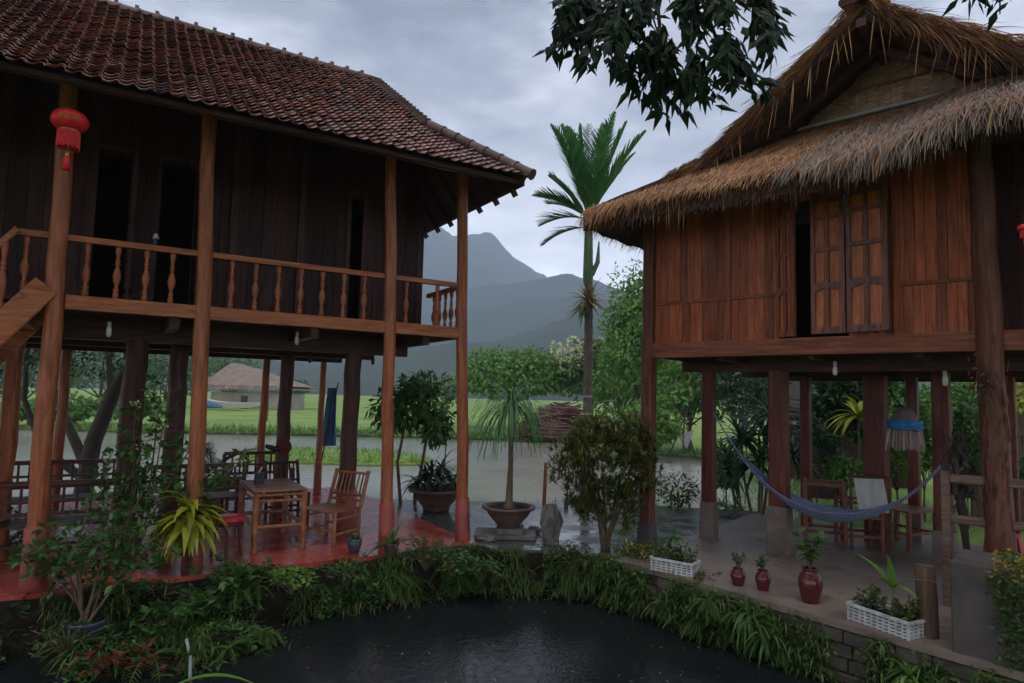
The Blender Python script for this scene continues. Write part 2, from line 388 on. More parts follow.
# stone wall under the deck: real courses of rough blocks
s = MB(); rr = random.Random(4)
s.prism([(0.15, -.85), (.66, -.90), (3.24, -1.31), (7.5, -1.99), (7.5, -1.2), (.15, -.2)], -1.2, -.06)
for k in range(9):
    z0 = -.06-.115*(k+1); u = .15+rr.uniform(0, .2)
    while u < 7.3:
        L_ = rr.uniform(.22, .42); v0 = lambda q: (-.85-.05*(q-.15)/.51 if q < .66 else -.90-(q-.66)*.159)
        j = rr.uniform(.03, .07)
        s.bar(V((u+.006, v0(u)-j/2+.02, z0+.055)), V((u+L_-.006, v0(u+L_)-j/2+.02, z0+.055)), j+.04, .105, bev=.012); u += L_
wl = s.build('retaining_wall', plain('mossy_stone_courses', (.085, .07, .052), .85, .5, 5, .6, isl=.3))
wl.location = RF.o; wl.rotation_euler = (0, 0, RF.rz); tag(wl, 'low mossy stone wall in rough courses holding up the concrete deck beside the dark pond', 'wall')

# ------------------------------------------------------------------ hills
def hill(name, prof, Yd, depth, base_z, c, seed, amp, step):
    # prof: seen skyline points; each gives a real place at distance Yd; the body falls away towards and beyond it
    P = [at(px, py, Yd) for px, py in prof]
    xs = [p.x for p in P]; zs = [p.z for p in P]
    def Z(x):
        if x <= xs[0]: return zs[0]
        for i in range(len(xs)-1):
            if x <= xs[i+1]:
                t = (x-xs[i])/(xs[i+1]-xs[i]); return zs[i]*(1-t)+zs[i+1]*t
        return zs[-1]
    x0, x1 = xs[0]-depth*.3, xs[-1]+depth*.3; NX = int((x1-x0)/step); NY = 30; mb = MB()
    for j in range(NY+1):
        t = j/NY*2-1
        for i in range(NX+1):
            x = x0+(x1-x0)*i/NX; y = Yd+t*depth
            e = min(1, (x-x0)/(depth*.3), (x1-x)/(depth*.3)); e = max(0, e)
            q = V((x/amp/9, y/amp/9, seed)); k = 1-abs(t)**.95
            h = Z(x)*k*(.35+.65*e)
            if abs(t) > .01: h += (noise.noise(q)*amp*2+noise.noise(q*3)*amp*.9+abs(noise.noise(q*7))*amp*.5)*min(1, abs(t)*3)*k
            h += noise.noise(V((x/step/1.7, y/step/1.7, seed)))*amp*.16*k
            mb.v.append((x, y, max(base_z-3, h+base_z*(1-k))))
    n = NX+1; mb.f = [(j*n+i, j*n+i+1, (j+1)*n+i+1, (j+1)*n+i) for j in range(NY) for i in range(NX)]; mb.sm = [True]*len(mb.f)
    m, t_, b = nodes(name+'_forest'); v = coords(t_); a = nz(t_, v, .02*60/amp, 8, .7); a2 = nz(t_, v, .12*60/amp, 6, .75)
    lk(t_, ramp(t_, a2, [(.35, scl(c, .45)), (.65, scl(c, 1.5))]), b.inputs['Base Color']); b.inputs['Roughness'].default_value = .9; bump(t_, b, a2, 1.0, amp*.25)
    return tag(mb.build(name, m), kind='structure')
hill('far_mountain', [(-900, 330), (-300, 250), (0, 200), (250, 190), (380, 205), (420, 217), (440, 227), (454, 236), (470, 235), (488, 232), (496, 237), (505, 248), (514, 258), (526, 264), (537, 272), (551, 279), (560, 300), (600, 330), (700, 370), (900, 395)], 1500, 700, -5, (.03, .05, .035), 3.1, 30, 9)
hill('middle_mountain', [(300, 330), (400, 300), (480, 286), (545, 279), (556, 276), (565, 273), (578, 277), (596, 281), (614, 288), (640, 300), (700, 300), (800, 320), (1000, 330), (1500, 360)], 1000, 420, -3, (.03, .05, .035), 8.3, 22, 8)
hill('near_hill', [(-600, 330), (-100, 345), (200, 355), (330, 366), (400, 358), (440, 349), (480, 343), (520, 335), (545, 325), (570, 316), (600, 308), (640, 300), (700, 310), (800, 335), (1000, 340), (1600, 340)], 520, 260, -2, (.03, .055, .025), 5.7, 13, 3.2)

# ------------------------------------------------------------------ haze (rain mist)
hb = MB(); hb.box(-1900, 2100, -300, 2260, -8, 460); mh = bpy.data.materials.new('rain_mist'); mh.use_nodes = True; nh = mh.node_tree
nh.nodes.remove(nh.nodes['Principled BSDF']); pv = nh.nodes.new('ShaderNodeVolumePrincipled')
pv.inputs['Color'].default_value = (.72, .83, 1, 1); pv.inputs['Density'].default_value = HAZE; pv.inputs['Anisotropy'].default_value = .1
lk(nh, pv.outputs[0], nh.nodes['Material Output'].inputs['Volume'])
tag(hb.build('haze', mh), kind='stuff', label='pale rain mist filling the valley')

# ================================================================== LEFT HOUSE
LH = thing('stilt_house', 'large dark wooden house on stilts with wet red tiled roof and long turned balcony, left', 'house', LF.o, LF.rz)
E_V, E_Z, R_V, R_Z, E_U, RU = -.7, 4.41, 3.0, 6.98, .38, -.96
SL = math.hypot(R_V-E_V, R_Z-E_Z); sv, sz = (R_V-E_V)/SL, (R_Z-E_Z)/SL
def slope_pt(u, s, h=0): return V((u, E_V+sv*s-sz*h, E_Z+sz*s+sv*h))
def slope_pix(px, py):
    d = ray(px, py); n = LF.y*(-sz)+V((0, 0, sv)); p0 = LF.w(0, E_V, E_Z); t = (p0-CP).dot(n)/d.dot(n); q = LF.loc(CP+d*t)
    return q[0], (q[2]-E_Z)/sz
hu, hs = slope_pix(428, 128); ru_, rs_ = slope_pix(372, 80)
print('hip', hu, hs, 'ridge end', ru_, rs_, SL)
def ubound(s):      # right edge of the front slope
    if s < hs: return E_U+(hu-E_U)*s/hs
    return hu+(ru_-hu)*(s-hs)/(SL-hs)
def sag(u, s): return -.05*math.sin(math.pi*min(1, s/SL))+(.03*max(0, (u+1.0)/1.4)**2 if s < 1.2 else 0)*max(0, 1-s/1.2)
tb = MB(); rr = random.Random(2); TW, TC = .134, .138
row = 0; s_ = -.03
while s_ < SL-.05:
    u = -9.6+(TW/2 if 0 else 0)
    while u < ubound(max(0, s_))-.02:
        n0 = 7; jz = rr.uniform(-.004, .006); ju = rr.uniform(-.004, .004); L_ = TC*1.22; js = rr.uniform(-.006, .006); tip = .036+rr.uniform(-.005, .010)
        wv = [(-.5, .003), (-.33, -.004), (-.12, -.003), (.05, .008), (.22, .024), (.38, .021), (.5, .005)]
        top = [slope_pt(u+TW*a+ju, s_+L_+js, .012+h+jz+sag(u, s_)) for a, h in wv]
        low = [slope_pt(u+TW*a+ju, s_+js+(.014 if abs(a) > .4 else 0)-.016*math.cos(a*2.6+.2), .012+h+tip+jz+sag(u, s_)) for a, h in wv]
        und = [slope_pt(u+TW*a+ju, s_+js+.004, .012+h+tip-.016+jz+sag(u, s_)) for a, h in wv]
        fs = []
        for i in range(n0-1): fs += [(i, i+1, n0+i+1, n0+i), (n0+i, n0+i+1, 2*n0+i+1, 2*n0+i)]
        tb.add(top+low+und, [f[::-1] for f in fs]); u += TW
    s_ += TC; row += 1
mtile, n_, b_ = nodes('wet_clay_tiles'); r = island(n_); v = coords(n_)
ct = ramp(n_, r, [(0, (.13, .075, .07)), (.25, (.24, .11, .085)), (.5, (.33, .14, .10)), (.8, (.42, .18, .125)), (1, (.32, .22, .19))])
ct = mixc(n_, mapr(n_, nz(n_, v, 1.1, 5), .45, .7, 0, .55), ct, (.09, .07, .07)); ct = mixc(n_, mapr(n_, nz(n_, v, 25, 4), .5, .7, 0, .4), ct, (.14, .10, .095))
lk(n_, ct, b_.inputs['Base Color']); lk(n_, mapr(n_, nz(n_, v, 4, 4), .3, .7, .15, .38), b_.inputs['Roughness']); bump(n_, b_, nz(n_, v, 60, 4), .3, .005)
tb.build('roof', mtile, LH)
rt = MB()
def ridge_tiles(p, q, r=.07):
    p = V(p); q = V(q); L_ = (q-p).length; n = int(L_/.24)
    for i in range(n):
        a = p.lerp(q, i/n); b = p.lerp(q, (i+1.12)/n); rt.tube([a, a.lerp(b, .85), b], [r, r*1.05, r*1.25], 8, True, True)
ridge_tiles((ru_, R_V, R_Z+.02), (-9.6, R_V, R_Z+.02), .065)
a_ = slope_pt(hu, hs, .05); ridge_tiles(a_, slope_pt(E_U, 0, .09), .06)
# stepped verge tiles down the gable edge
nst = int((SL-hs)/.16)
for i in range(nst):
    s0 = hs+(SL-hs)*i/nst; s1 = hs+(SL-hs)*(i+1)/nst
    rt.bar(slope_pt(ubound(s0), s0, .075), slope_pt(ubound(s1), s1+.03, .035), .16, .05)
rt.bar(slope_pt(hu-.03, hs, -.02), slope_pt(ru_-.03, SL, -.02), .05, .14); rt.bar(slope_pt(E_U-.03, .05, -.02), slope_pt(hu-.03, hs, -.02), .06, .12)
for i in range(38): rt.bar((ru_-.2-i*.25, R_V, R_Z+.07), (ru_-.2-i*.25, R_V, R_Z+.125), .05, .05)
rt.build('ridge_tile', plain('dark_ridge_clay', (.10, .055, .045), .5, .5, 9, .4, isl=.35), LH)
# roof deck underside, rear slope and right hip
BV = 2*R_V-E_V
hipr = (hs*sv)      # plan run of the hip
rd = MB()
def plate(ps, th=.05, mb=None):
    mb = mb or rd; ps = [V(p) for p in ps]; n = (ps[1]-ps[0]).cross(ps[2]-ps[0]).normalized()
    if n.z < 0: n = -n
    k = len(ps); vs = [p-n*.057 for p in ps]+[p-n*(th+.045) for p in ps]
    mb.add(vs, [tuple(range(k)), tuple(range(2*k-1, k-1, -1))]+[(i, (i+1) % k, k+(i+1) % k, k+i) for i in range(k)])
plate([slope_pt(-9.6, .07), slope_pt(E_U-.06, .07), slope_pt(hu, hs), slope_pt(ru_, SL), slope_pt(-9.6, SL)])
def bk(u, s): p = slope_pt(u, s); return V((p.x, 2*R_V-p.y, p.z))
plate([bk(-9.6, 0), bk(E_U, 0), bk(hu, hs), bk(ru_, SL), bk(-9.6, SL)])
plate([slope_pt(E_U, 0), bk(E_U, 0), bk(hu, hs), slope_pt(hu, hs)])
for i in range(34):
    u = .3-i*.3
    smax = SL if u < hu else hs*max(0, (E_U-u)/(E_U-hu))
    if smax > .1: rd.bar(slope_pt(u, .35, -.13), slope_pt(u, smax, -.15), .045, .06)
for i in range(16):
    y = E_V+.25+i*.45; f = min(1, (y-E_V)/hipr, (BV-y)/hipr); p = V((E_U-.02, y, E_Z-.14)); q = V((E_U+(hu-E_U)*f, y, E_Z+hs*sz*f-.14)); rd.bar(p, q, .045, .06)
rd.bar(slope_pt(-9.6, .06, -.05), slope_pt(E_U-.04, .06, -.05), .02, .05)
rd.bar(slope_pt(E_U-.03, .03, -.04), V((E_U-.03, BV, E_Z-.04)), .02, .08)
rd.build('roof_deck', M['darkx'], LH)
gb = MB(); gb.add([(ru_-.15, R_V-1.9, E_Z+hs*sz-.02), (ru_-.15, R_V+1.9, E_Z+hs*sz-.02), (ru_-.15, R_V, R_Z-.05), (ru_-.19, R_V-1.9, E_Z+hs*sz-.02), (ru_-.19, R_V+1.9, E_Z+hs*sz-.02), (ru_-.19, R_V, R_Z-.05)], [(0, 1, 2), (5, 4, 3), (0, 2, 5, 3), (1, 4, 5, 2)])
gb.build('gable', M['wallL'], LH)
# balcony posts
PW = .082
def wpost(p, q, r0, r1, seed, n=10):
    mb = MB(); rr = random.Random(seed); k = 9; pts = []; rs = []
    for i in range(k):
        t = i/(k-1); pts.append(V(p).lerp(V(q), t)+V((rr.uniform(-1, 1), rr.uniform(-1, 1), 0))*.011); rs.append((r0+(r1-r0)*t)*rr.uniform(.97, 1.03))
    mb.tube(pts, rs, n); return mb
posts = [(463, 540, 460, 205, .072, .30), (387, 552, 388, 205, .072, .32), (193, 575, 205, 175, .076, .0), (34, 590, 63, 170, .078, .0)]
LPU = []
for i, (bx, by, tx, ty, r, _) in enumerate(posts):
    ub = LF.loc(gz(bx, by, 0))[0]; ub = LF.pix(bx, by-20, 0)[0]; ut, zt = LF.pix(tx, ty, 0); zt = 4.62
    LPU.append((ub+ut)/2); lean = (ut-ub)*.9
    p = wpost((ub, 0, 0), (ub+lean, 0, zt), r*1.05, r*.93, i).build('post', M['postL'], LH)
    sl = MB(); hb_ = .52; sl.tube([(ub, 0, 0.0), (ub+lean*.1, 0, hb_*.97), (ub+lean*.11, 0, hb_)], [r*1.32, r*1.22, r*1.08], 12); sl.build('post_base', M['redpaint'], p)
ux = LF.pix(-60, 400, 0)[0]
p = wpost((ux-.3, 0, 0), (ux-.1, 0, 4.62), .09, .085, 9).build('post', M['postL'], LH)
for k in (-6.6, -8.8): wpost((k, 0, 0), (k+.03, 0, 4.62), .09, .085, 11+int(k)).build('post', M['postL'], LH)
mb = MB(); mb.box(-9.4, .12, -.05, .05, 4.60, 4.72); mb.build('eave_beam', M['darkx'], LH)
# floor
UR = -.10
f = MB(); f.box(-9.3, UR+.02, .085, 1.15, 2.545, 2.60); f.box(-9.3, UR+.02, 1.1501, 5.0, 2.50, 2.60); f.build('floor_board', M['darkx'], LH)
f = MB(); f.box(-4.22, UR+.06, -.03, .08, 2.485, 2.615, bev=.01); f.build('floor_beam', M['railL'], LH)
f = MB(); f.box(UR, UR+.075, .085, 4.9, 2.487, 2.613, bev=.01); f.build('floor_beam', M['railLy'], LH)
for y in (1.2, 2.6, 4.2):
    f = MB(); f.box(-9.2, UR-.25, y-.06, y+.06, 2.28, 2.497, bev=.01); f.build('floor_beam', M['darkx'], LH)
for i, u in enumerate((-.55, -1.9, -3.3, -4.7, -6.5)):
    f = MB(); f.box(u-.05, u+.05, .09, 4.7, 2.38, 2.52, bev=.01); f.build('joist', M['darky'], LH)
# balustrade
f = MB(); f.box(-4.62, UR+.05, -.005, .07, 3.125, 3.18, bev=.012); f.build('handrail', M['railL'], LH)
f = MB(); f.box(UR-.01, UR+.05, .0715, 1.14, 3.122, 3.178, bev=.012); f.build('handrail', M['railLy'], LH)
balp = [(.0, .0), (.026, .0), (.026, .07), (.018, .08), (.030, .10), (.018, .12), (.022, .15), (.034, .20), (.036, .25), (.024, .31), (.016, .335), (.028, .35), (.015, .365), (.027, .385), (.016, .40), (.020, .43), (.026, .47), (.026, .53), (0, .53)]
def baluster(u, v, z=2.605): mb = MB(); mb.lathe([(r*.98 if r > .024 else r*.78, z_*.99) for r, z_ in balp], 10, (u, v, z)); return mb.build('baluster', M['postL'], LH)
bpx = [24, 86, 117, 146, 172, 232, 256, 279, 301.5, 323, 344.5, 365, 407, 438-0]
for px in bpx:
    u, _ = LF.pix(px, 275, .033); 
    if u < UR-.03: baluster(u, .033)
for v in (.2, .38, .56, .74, .92): baluster(UR+.02, v)
# stair at the far left
st = MB(); z_top = 2.52
a0 = LF.pix(44, 285, -.1); a1 = LF.pix(0, 325, -.1); sl_ = (a0[1]-a1[1])/(a0[0]-a1[0])
pA = V((a0[0]+.02, -.075, a0[1])); pB = V((a0[0]-3.0, -.075, a0[1]-3.0*sl_))
st.bar(pA, pB, .05, .22, bev=.008); sm = st.build('stair_stringer', M['railL'], LH)
st = MB(); st.bar(pA+V((0, .95, 0)), pB+V((0, .95, 0)), .05, .22); st.build('stair_stringer', M['railL'], LH)
for i in range(1, 12):
    c = pA.lerp(pB, i/12); t_ = MB(); t_.box(c.x-.12, c.x+.12, -.045, .85, c.z-.02, c.z+.02); t_.build('stair_tread', M['railL'], LH)
h0 = LF.pix(18, 229, -.03); h1 = LF.pix(0, 247, -.03); k_ = (h0[1]-h1[1])/(h0[0]-h1[0]); hp = V((h0[0], -.04, h0[1])); hq = hp+V((-2.6, 0, -2.6*sl_))
f = MB(); f.bar(hp, hq, .06, .055, bev=.01); f.build('handrail', M['railL'], LH)
for px in (4, -22, -50, -80):
    u, _ = LF.pix(px, 260, -.05); zr = h0[1]-(h0[0]-u)*sl_-.03; zb = a0[1]-(a0[0]-u)*sl_+.08
    if zr-zb > .15: mb = MB(); mb.lathe([(r, z_*(zr-zb)/.53) for r, z_ in balp], 10, (u, -.05, zb)); mb.build('baluster', M['postL'], LH)
# upper walls (front wall stands back from the balcony edge)
WV = 1.16; zt = 5.62; segs = []
def planks(u0, u1, v, z0, z1, mb, rr, wd=.16, th=.03, axis='u'):
    u = u0
    while u < u1-.01:
        w_ = min(u1-u, wd*rr.uniform(.85, 1.15)); j = rr.uniform(0, .008)
        if axis == 'u': mb.box(u+.002, u+w_-.002, v-j, v+th-j, z0, z1)
        else: mb.box(v-j, v+th-j, u+.002, u+w_-.002, z0, z1)
        u += w_
def upx(px, py=250): return LF.pix(px, py, WV)[0]
doors = [(90, 128), (155, 193), (348, 363)]; edges = [-9.0]
for a, b in doors: edges += [upx(a), upx(b)]
edges.append(-.16); rr = random.Random(5)
for i in range(0, len(edges), 2):
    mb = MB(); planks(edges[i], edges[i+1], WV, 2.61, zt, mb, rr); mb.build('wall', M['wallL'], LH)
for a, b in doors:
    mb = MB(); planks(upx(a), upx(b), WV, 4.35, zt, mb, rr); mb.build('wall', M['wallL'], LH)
    fr = MB(); ua, ub = upx(a), upx(b)
    fr.box(ua-.04, ua+.02, WV-.03, WV+.05, 2.61, 4.4); fr.box(ub-.02, ub+.04, WV-.03, WV+.05, 2.61, 4.4); fr.box(ua-.04, ub+.04, WV-.034, WV+.054, 4.4, 4.46)
    fr.build('door_frame', M['dark'], LH)
for a, b in doors[:2]:      # open leaves
    ub = upx(b); mb = MB(); mb.box(ub-.0, ub+.03, WV-.55, WV-.04, 2.63, 4.35); mb.box(ub-.012, ub+.042, WV-.5, WV-.1, 2.8, 3.4); mb.box(ub-.012, ub+.042, WV-.5, WV-.1, 3.6, 4.2); mb.build('door', M['wallL'], LH)
mb = MB(); planks(1.2, 4.9, -.17, 2.61, 5.35, mb, rr, axis='v'); mb.build('wall', M['wallL'], LH)
mb = MB(); planks(-9, -.2, 4.87, 2.61, 5.3, mb, rr); mb.build('wall', M['wallL'], LH)
mb = MB(); planks(1.2, 4.85, -9.0, 2.61, 5.3, mb, rr, axis='v'); mb.build('wall', M['wallL'], LH)
mb = MB(); mb.box(-8.9, -.2, 4.82, 4.86, 2.61, 5.3); mb.build('wall_lining', M['darkx'], LH)
mb = MB(); mb.box(-8.9, -.2, 1.2, 4.81, 5.22, 5.27); mb.build('ceiling', M['darkx'], LH)
for px in (232, 300): 
    u = upx(px); mb = MB(); mb.box(u-.04, u+.04, WV-.045, WV-.005, 2.61, zt); mb.build('wall_stud', M['dark'], LH)
# wall rail strips
mb = MB(); mb.box(edges[4], edges[5], WV-.03, WV-.008, 3.32, 3.38); mb.build('wall_rail', M['darkx'], LH)
# posts under the house
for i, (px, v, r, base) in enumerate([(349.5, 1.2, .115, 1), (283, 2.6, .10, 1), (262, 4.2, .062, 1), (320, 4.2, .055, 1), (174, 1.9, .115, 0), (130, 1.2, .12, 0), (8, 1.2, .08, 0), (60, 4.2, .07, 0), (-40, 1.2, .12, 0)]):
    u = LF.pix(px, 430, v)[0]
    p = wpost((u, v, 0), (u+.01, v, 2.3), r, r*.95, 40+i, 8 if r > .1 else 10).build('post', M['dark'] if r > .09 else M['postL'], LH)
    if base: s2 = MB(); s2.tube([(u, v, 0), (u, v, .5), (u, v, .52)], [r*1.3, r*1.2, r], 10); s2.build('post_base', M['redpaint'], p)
# ================================================================== RIGHT HOUSE
RH = thing('thatched_house', 'raised timber house with shaggy thatched roof, plank walls and carved shutters, right', 'house', RF.o, RF.rz)
rr = random.Random(11)
def ra(px, py=290, b=0): return RF.pix(px, py, b)
WZ0, WZ1, AMAX = 2.48, 4.35, 5.0
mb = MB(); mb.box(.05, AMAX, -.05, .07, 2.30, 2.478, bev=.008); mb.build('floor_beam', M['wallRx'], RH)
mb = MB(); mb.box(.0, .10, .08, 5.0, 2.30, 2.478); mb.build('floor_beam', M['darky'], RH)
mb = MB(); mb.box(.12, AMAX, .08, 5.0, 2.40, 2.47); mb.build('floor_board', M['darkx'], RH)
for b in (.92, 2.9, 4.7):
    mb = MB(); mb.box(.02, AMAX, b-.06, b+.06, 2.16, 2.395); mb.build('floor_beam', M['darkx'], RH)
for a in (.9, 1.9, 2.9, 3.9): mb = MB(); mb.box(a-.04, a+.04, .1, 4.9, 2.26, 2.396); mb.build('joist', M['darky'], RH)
RZ = 2.97; a_tr = ra(728)[0]; aw = [ra(781)[0], ra(812)[0], ra(848)[0], ra(890)[0]]; a_post = ra(985)[0]
print('right a', a_tr, aw, a_post)
def pl(a0, a1, z0, z1, wd=.092):
    m_ = MB(); planks(a0, a1, 0, z0, z1, m_, rr, wd, .03); return m_
for a0, a1 in ((.09, a_tr-.04), (a_tr+.04, aw[0]-.02), (aw[3]+.03, a_post-.08)):
    pl(a0, a1, WZ0+.002, RZ-.02).build('wall', M['wallR'], RH); pl(a0, a1, RZ+.02, WZ1).build('wall', M['wallR'], RH)
    m_ = MB(); m_.box(a0, a1, -.018, .02, RZ-.018, RZ+.018); m_.build('wall_rail', M['wallRx'], RH)
pl(aw[0]-.02, aw[3]+.03, 3.97, WZ1).build('wall', M['wallR'], RH)
pl(aw[2]+.0, aw[3]+.03, WZ0+.002, 3.968).build('wall', M['wallR'], RH)
m_ = MB(); m_.box(.09, aw[0]-.02, .036, .05, WZ0+.002, WZ1); m_.build('wall_lining', M['darkx'], RH); m_ = MB(); m_.box(aw[3]+.02, a_post-.05, .036, .05, WZ0+.002, WZ1); m_.build('wall_lining', M['darkx'], RH)
m_ = MB(); m_.box(a_tr-.038, a_tr+.038, -.022, .03, WZ0+.002, WZ1); m_.build('wall_stud', M['wallR'], RH)
m_ = MB(); m_.box(aw[3]+.03, aw[3]+.09, -.024, -.004, WZ0+.002, WZ1); m_.build('wall_stud', M['wallR'], RH)
# shutters: left edge at local x = 0
def shutter(w_, h_, mat, fmat, name='shutter'):
    o = empty(name, (0, 0, 0)); o.parent = RH
    fr = MB(); t = .042; st_ = .04
    for x in (st_/2, w_/2, w_-st_/2): fr.box(x-(st_/2 if x != w_/2 else .014), x+(st_/2 if x != w_/2 else .014), -t, 0, 0, h_)
    zs = [0, .34, .375, .60, .635, .86, .895, 1.0]
    for z0, z1 in ((0, .045), (.34, .37), (.60, .63), (.84, .87), (.96, 1.0)):
        fr.box(.002, w_-.002, -t+.001, -.001, z0*h_, z1*h_)
    for x0, x1 in ((st_, w_/2-.014), (w_/2+.014, w_-st_)):      # arched head of the lowest panel
        for k in range(4):
            xa = x0+(x1-x0)*k/4; xb = x0+(x1-x0)*(k+1)/4; c = (xa+xb)/2; dd = abs((c-w_/2)/(w_/2)); fr.box(xa, xb, -t+.002, -.002, .34*h_-.055*dd*1.2, .34*h_+.001)
    fr.build('shutter_frame', fmat, o)
    for x0, x1 in ((st_, w_/2-.014), (w_/2+.014, w_-st_)):
        for z0, z1 in ((.045, .34), (.37, .60), (.63, .84), (.87, .96)):
            pm = MB(); pm.box(x0-.003, x1+.003, -.018, -.008, z0*h_-.003, z1*h_+.003)
            m0, m1, n0, n1 = x0+.018, x1-.018, z0*h_+.02, z1*h_-(.045 if z0 < .1 else .02)
            if n1-n0 > .03: pm.box(m0, m1, -.027, -.017, n0, n1, bev=.004)
            pm.build('panel', mat, o)
    return o
SH = 3.95-WZ0-.03
s1 = shutter(aw[2]-aw[1]-.02, SH, M['shut'], M['shutm']); s1.location = (aw[1]+.01, -.03, WZ0+.03)
s2 = shutter(aw[3]-aw[2]+.0, SH+.02, M['shut'], M['shutd']); s2.location = (aw[2]+.02, -.075, WZ0+.03); s2.rotation_euler = (0, 0, rad(-5)); s2['label'] = 'shutter with dark purple-brown frame, folded back on the wall'
s3 = shutter(.215, SH, M['shut'], M['shutm']); s3.location = (aw[0]-.02, -.035, WZ0+.01); s3.rotation_euler = (0, 0, rad(-14))
# window recess: dark room behind
mb = MB(); mb.box(.1, AMAX, 2.2, 2.24, 2.48, 4.3); mb.build('partition', M['darkx'], RH)
# corner posts
def spost(a, b, z0, z1, w_, mat, name='post', lean=0.0, conc=0.0, cw=1.25, mc=None):
    m_ = MB(); m_.bar((a, b, z0+conc), (a+lean, b, z1), w_, w_, w_*.93, w_*.93, bev=.012, up=V((0, 1, 0))); p = m_.build(name, mat, RH)
    if conc: c_ = MB(); c_.bar((a, b, z0), (a, b, z0+conc), w_*cw, w_*cw, w_*cw*.93, w_*cw*.93, bev=.01, up=V((0, 1, 0))); c_.build('post_base', mc or M['conc'], p)
    return p
spost(.0, -.0, 0, 4.2, .15, M['cornerR'], lean=.02, conc=.28, mc=M['concdark'])
wp = wpost((a_post+.06, -.06, 0), (a_post, -.05, 4.25), .115, .095, 77, 12).build('post', M['cornerR'], RH)
spost(5.0, 0, 0, 4.2, .16, M['cornerR'])
bk_ = MB(); rb_ = random.Random(12)
for i in range(90):
    a_ = rb_.uniform(-2.9, -.2); z_ = rb_.uniform(.75, 2.15); r_ = .108; bk_.blade((a_post+.045+r_*math.cos(a_), -.06+r_*math.sin(a_), z_), (rb_.uniform(-.4, .4), 0, rb_.choice((-1, 1))), rb_.uniform(.06, .2), rb_.uniform(.012, .03), 0, 3, V((math.cos(a_+1.57), math.sin(a_+1.57), 0)), .3)
bk_.build('peeling_bark', M['thatchd'], wp)
for px, b, w_, cz in ((709, .97, .155, .47), (779, .85, .20, .55), (876, 2.5, .27, .0), (942, 1.9, .19, .35), (806, 2.9, .14, .0), (913, 2.9, .14, .45), (1010, 2.9, .14, 0)):
    a = ra(px, 430, b)[0]; spost(a, b, 0, 2.17, w_, M['postR'] if b < 3.5 else M['dark'], conc=cz)
# side and back walls, dark wall right of the near post
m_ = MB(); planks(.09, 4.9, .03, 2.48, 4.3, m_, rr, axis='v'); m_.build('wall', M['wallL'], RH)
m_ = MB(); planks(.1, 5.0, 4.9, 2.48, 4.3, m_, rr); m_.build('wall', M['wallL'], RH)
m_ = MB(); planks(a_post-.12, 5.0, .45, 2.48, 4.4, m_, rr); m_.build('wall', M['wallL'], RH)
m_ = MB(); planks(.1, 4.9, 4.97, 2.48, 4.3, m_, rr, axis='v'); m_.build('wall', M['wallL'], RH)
m_ = MB(); m_.box(-.4, 5.4, -.03, .05, 4.20, 4.30); m_.build('eave_beam', M['darkx'], RH)
# ---- thatch
Ez, Eb = 4.10, -.72; El, Er = -.52, 5.52; AP = (2.5, 6.02); GBb, GBz = .9, 5.10; LKa, LKz = .75, 4.74
def main_z(a):     # top of main slope
    a = a if a <= 2.5 else 5.0-a
    if a < LKa: return Ez-.02+(a-El)*(LKz-Ez+.02)/(LKa-El)
    return LKz+(a-LKa)*(AP[1]-LKz)/(2.5-LKa)
def skirt_z(b): return Ez+(b-Eb)*(GBz-Ez)/(GBb-Eb)
def bulge(a): q = max(0, min(1, (a-2.6)/1.0)); return .20*q*q*(3-2*q)
def slab(fn, na, nb, th, name, rough=.03, seed=0):
    # fn(i,j)->top point; solid slab with uneven skin
    mb = MB(); P = [[fn(i/na, j/nb) for j in range(nb+1)] for i in range(na+1)]
    top = []; bot = []
    for i in range(na+1):
        for j in range(nb+1):
            p = P[i][j]; k = noise.noise(p*3+V((seed, 0, 0)))*rough+noise.noise(p*11)*rough*.6
            top.append(p+V((0, 0, k))); bot.append(p+V((0, 0, -th+noise.noise(p*5+V((9, 0, 0)))*rough*1.3+noise.noise(p*17)*rough)))
    n = nb+1; N = len(top)
    fs = [(i*n+j, (i+1)*n+j, (i+1)*n+j+1, i*n+j+1) for i in range(na) for j in range(nb)]
    fs += [(N+i*n+j, N+i*n+j+1, N+(i+1)*n+j+1, N+(i+1)*n+j) for i in range(na) for j in range(nb)]
    ed = [(i, 0) for i in range(na+1)]+[(na, j) for j in range(1, nb+1)]+[(i, nb) for i in range(na-1, -1, -1)]+[(0, j) for j in range(nb-1, 0, -1)]
    idx = [i*n+j for i, j in ed]; m_ = len(idx)
    fs += [(idx[q], idx[(q+1) % m_], N+idx[(q+1) % m_], N+idx[q]) for q in range(m_)]
    mb.add(top+bot, fs); return mb.build(name, M['thatchb'], RH)
TH = .21
def skirt_top(u, t):      # u 0..1 along, t 0 eave .. 1 gable foot
    b = Eb+(GBb-Eb)*t; z = skirt_z(b)
    al = El+(1.42-El)*t; ar = Er-(1.42-El)*t; a = al+(ar-al)*u; return V((a, b, z+bulge(a)*(1-.3*t)))
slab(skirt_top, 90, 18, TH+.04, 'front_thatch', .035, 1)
def left_top(u, t):       # u along b, t 0 eave .. 1 ridge
    a = El+(2.5-El)*t; b0 = Eb+(a-El)*(0.02-Eb)/(LKa-El) if a < LKa else 0.02; b1 = 5.6; return V((a, b0+(b1-b0)*u, main_z(a)))
def right_top(u, t):
    p = left_top(u, t); return V((5.0-p.x, p.y, p.z))
slab(left_top, 60, 34, TH, 'side_thatch', .035, 2); slab(right_top, 60, 34, TH, 'side_thatch', .035, 3)
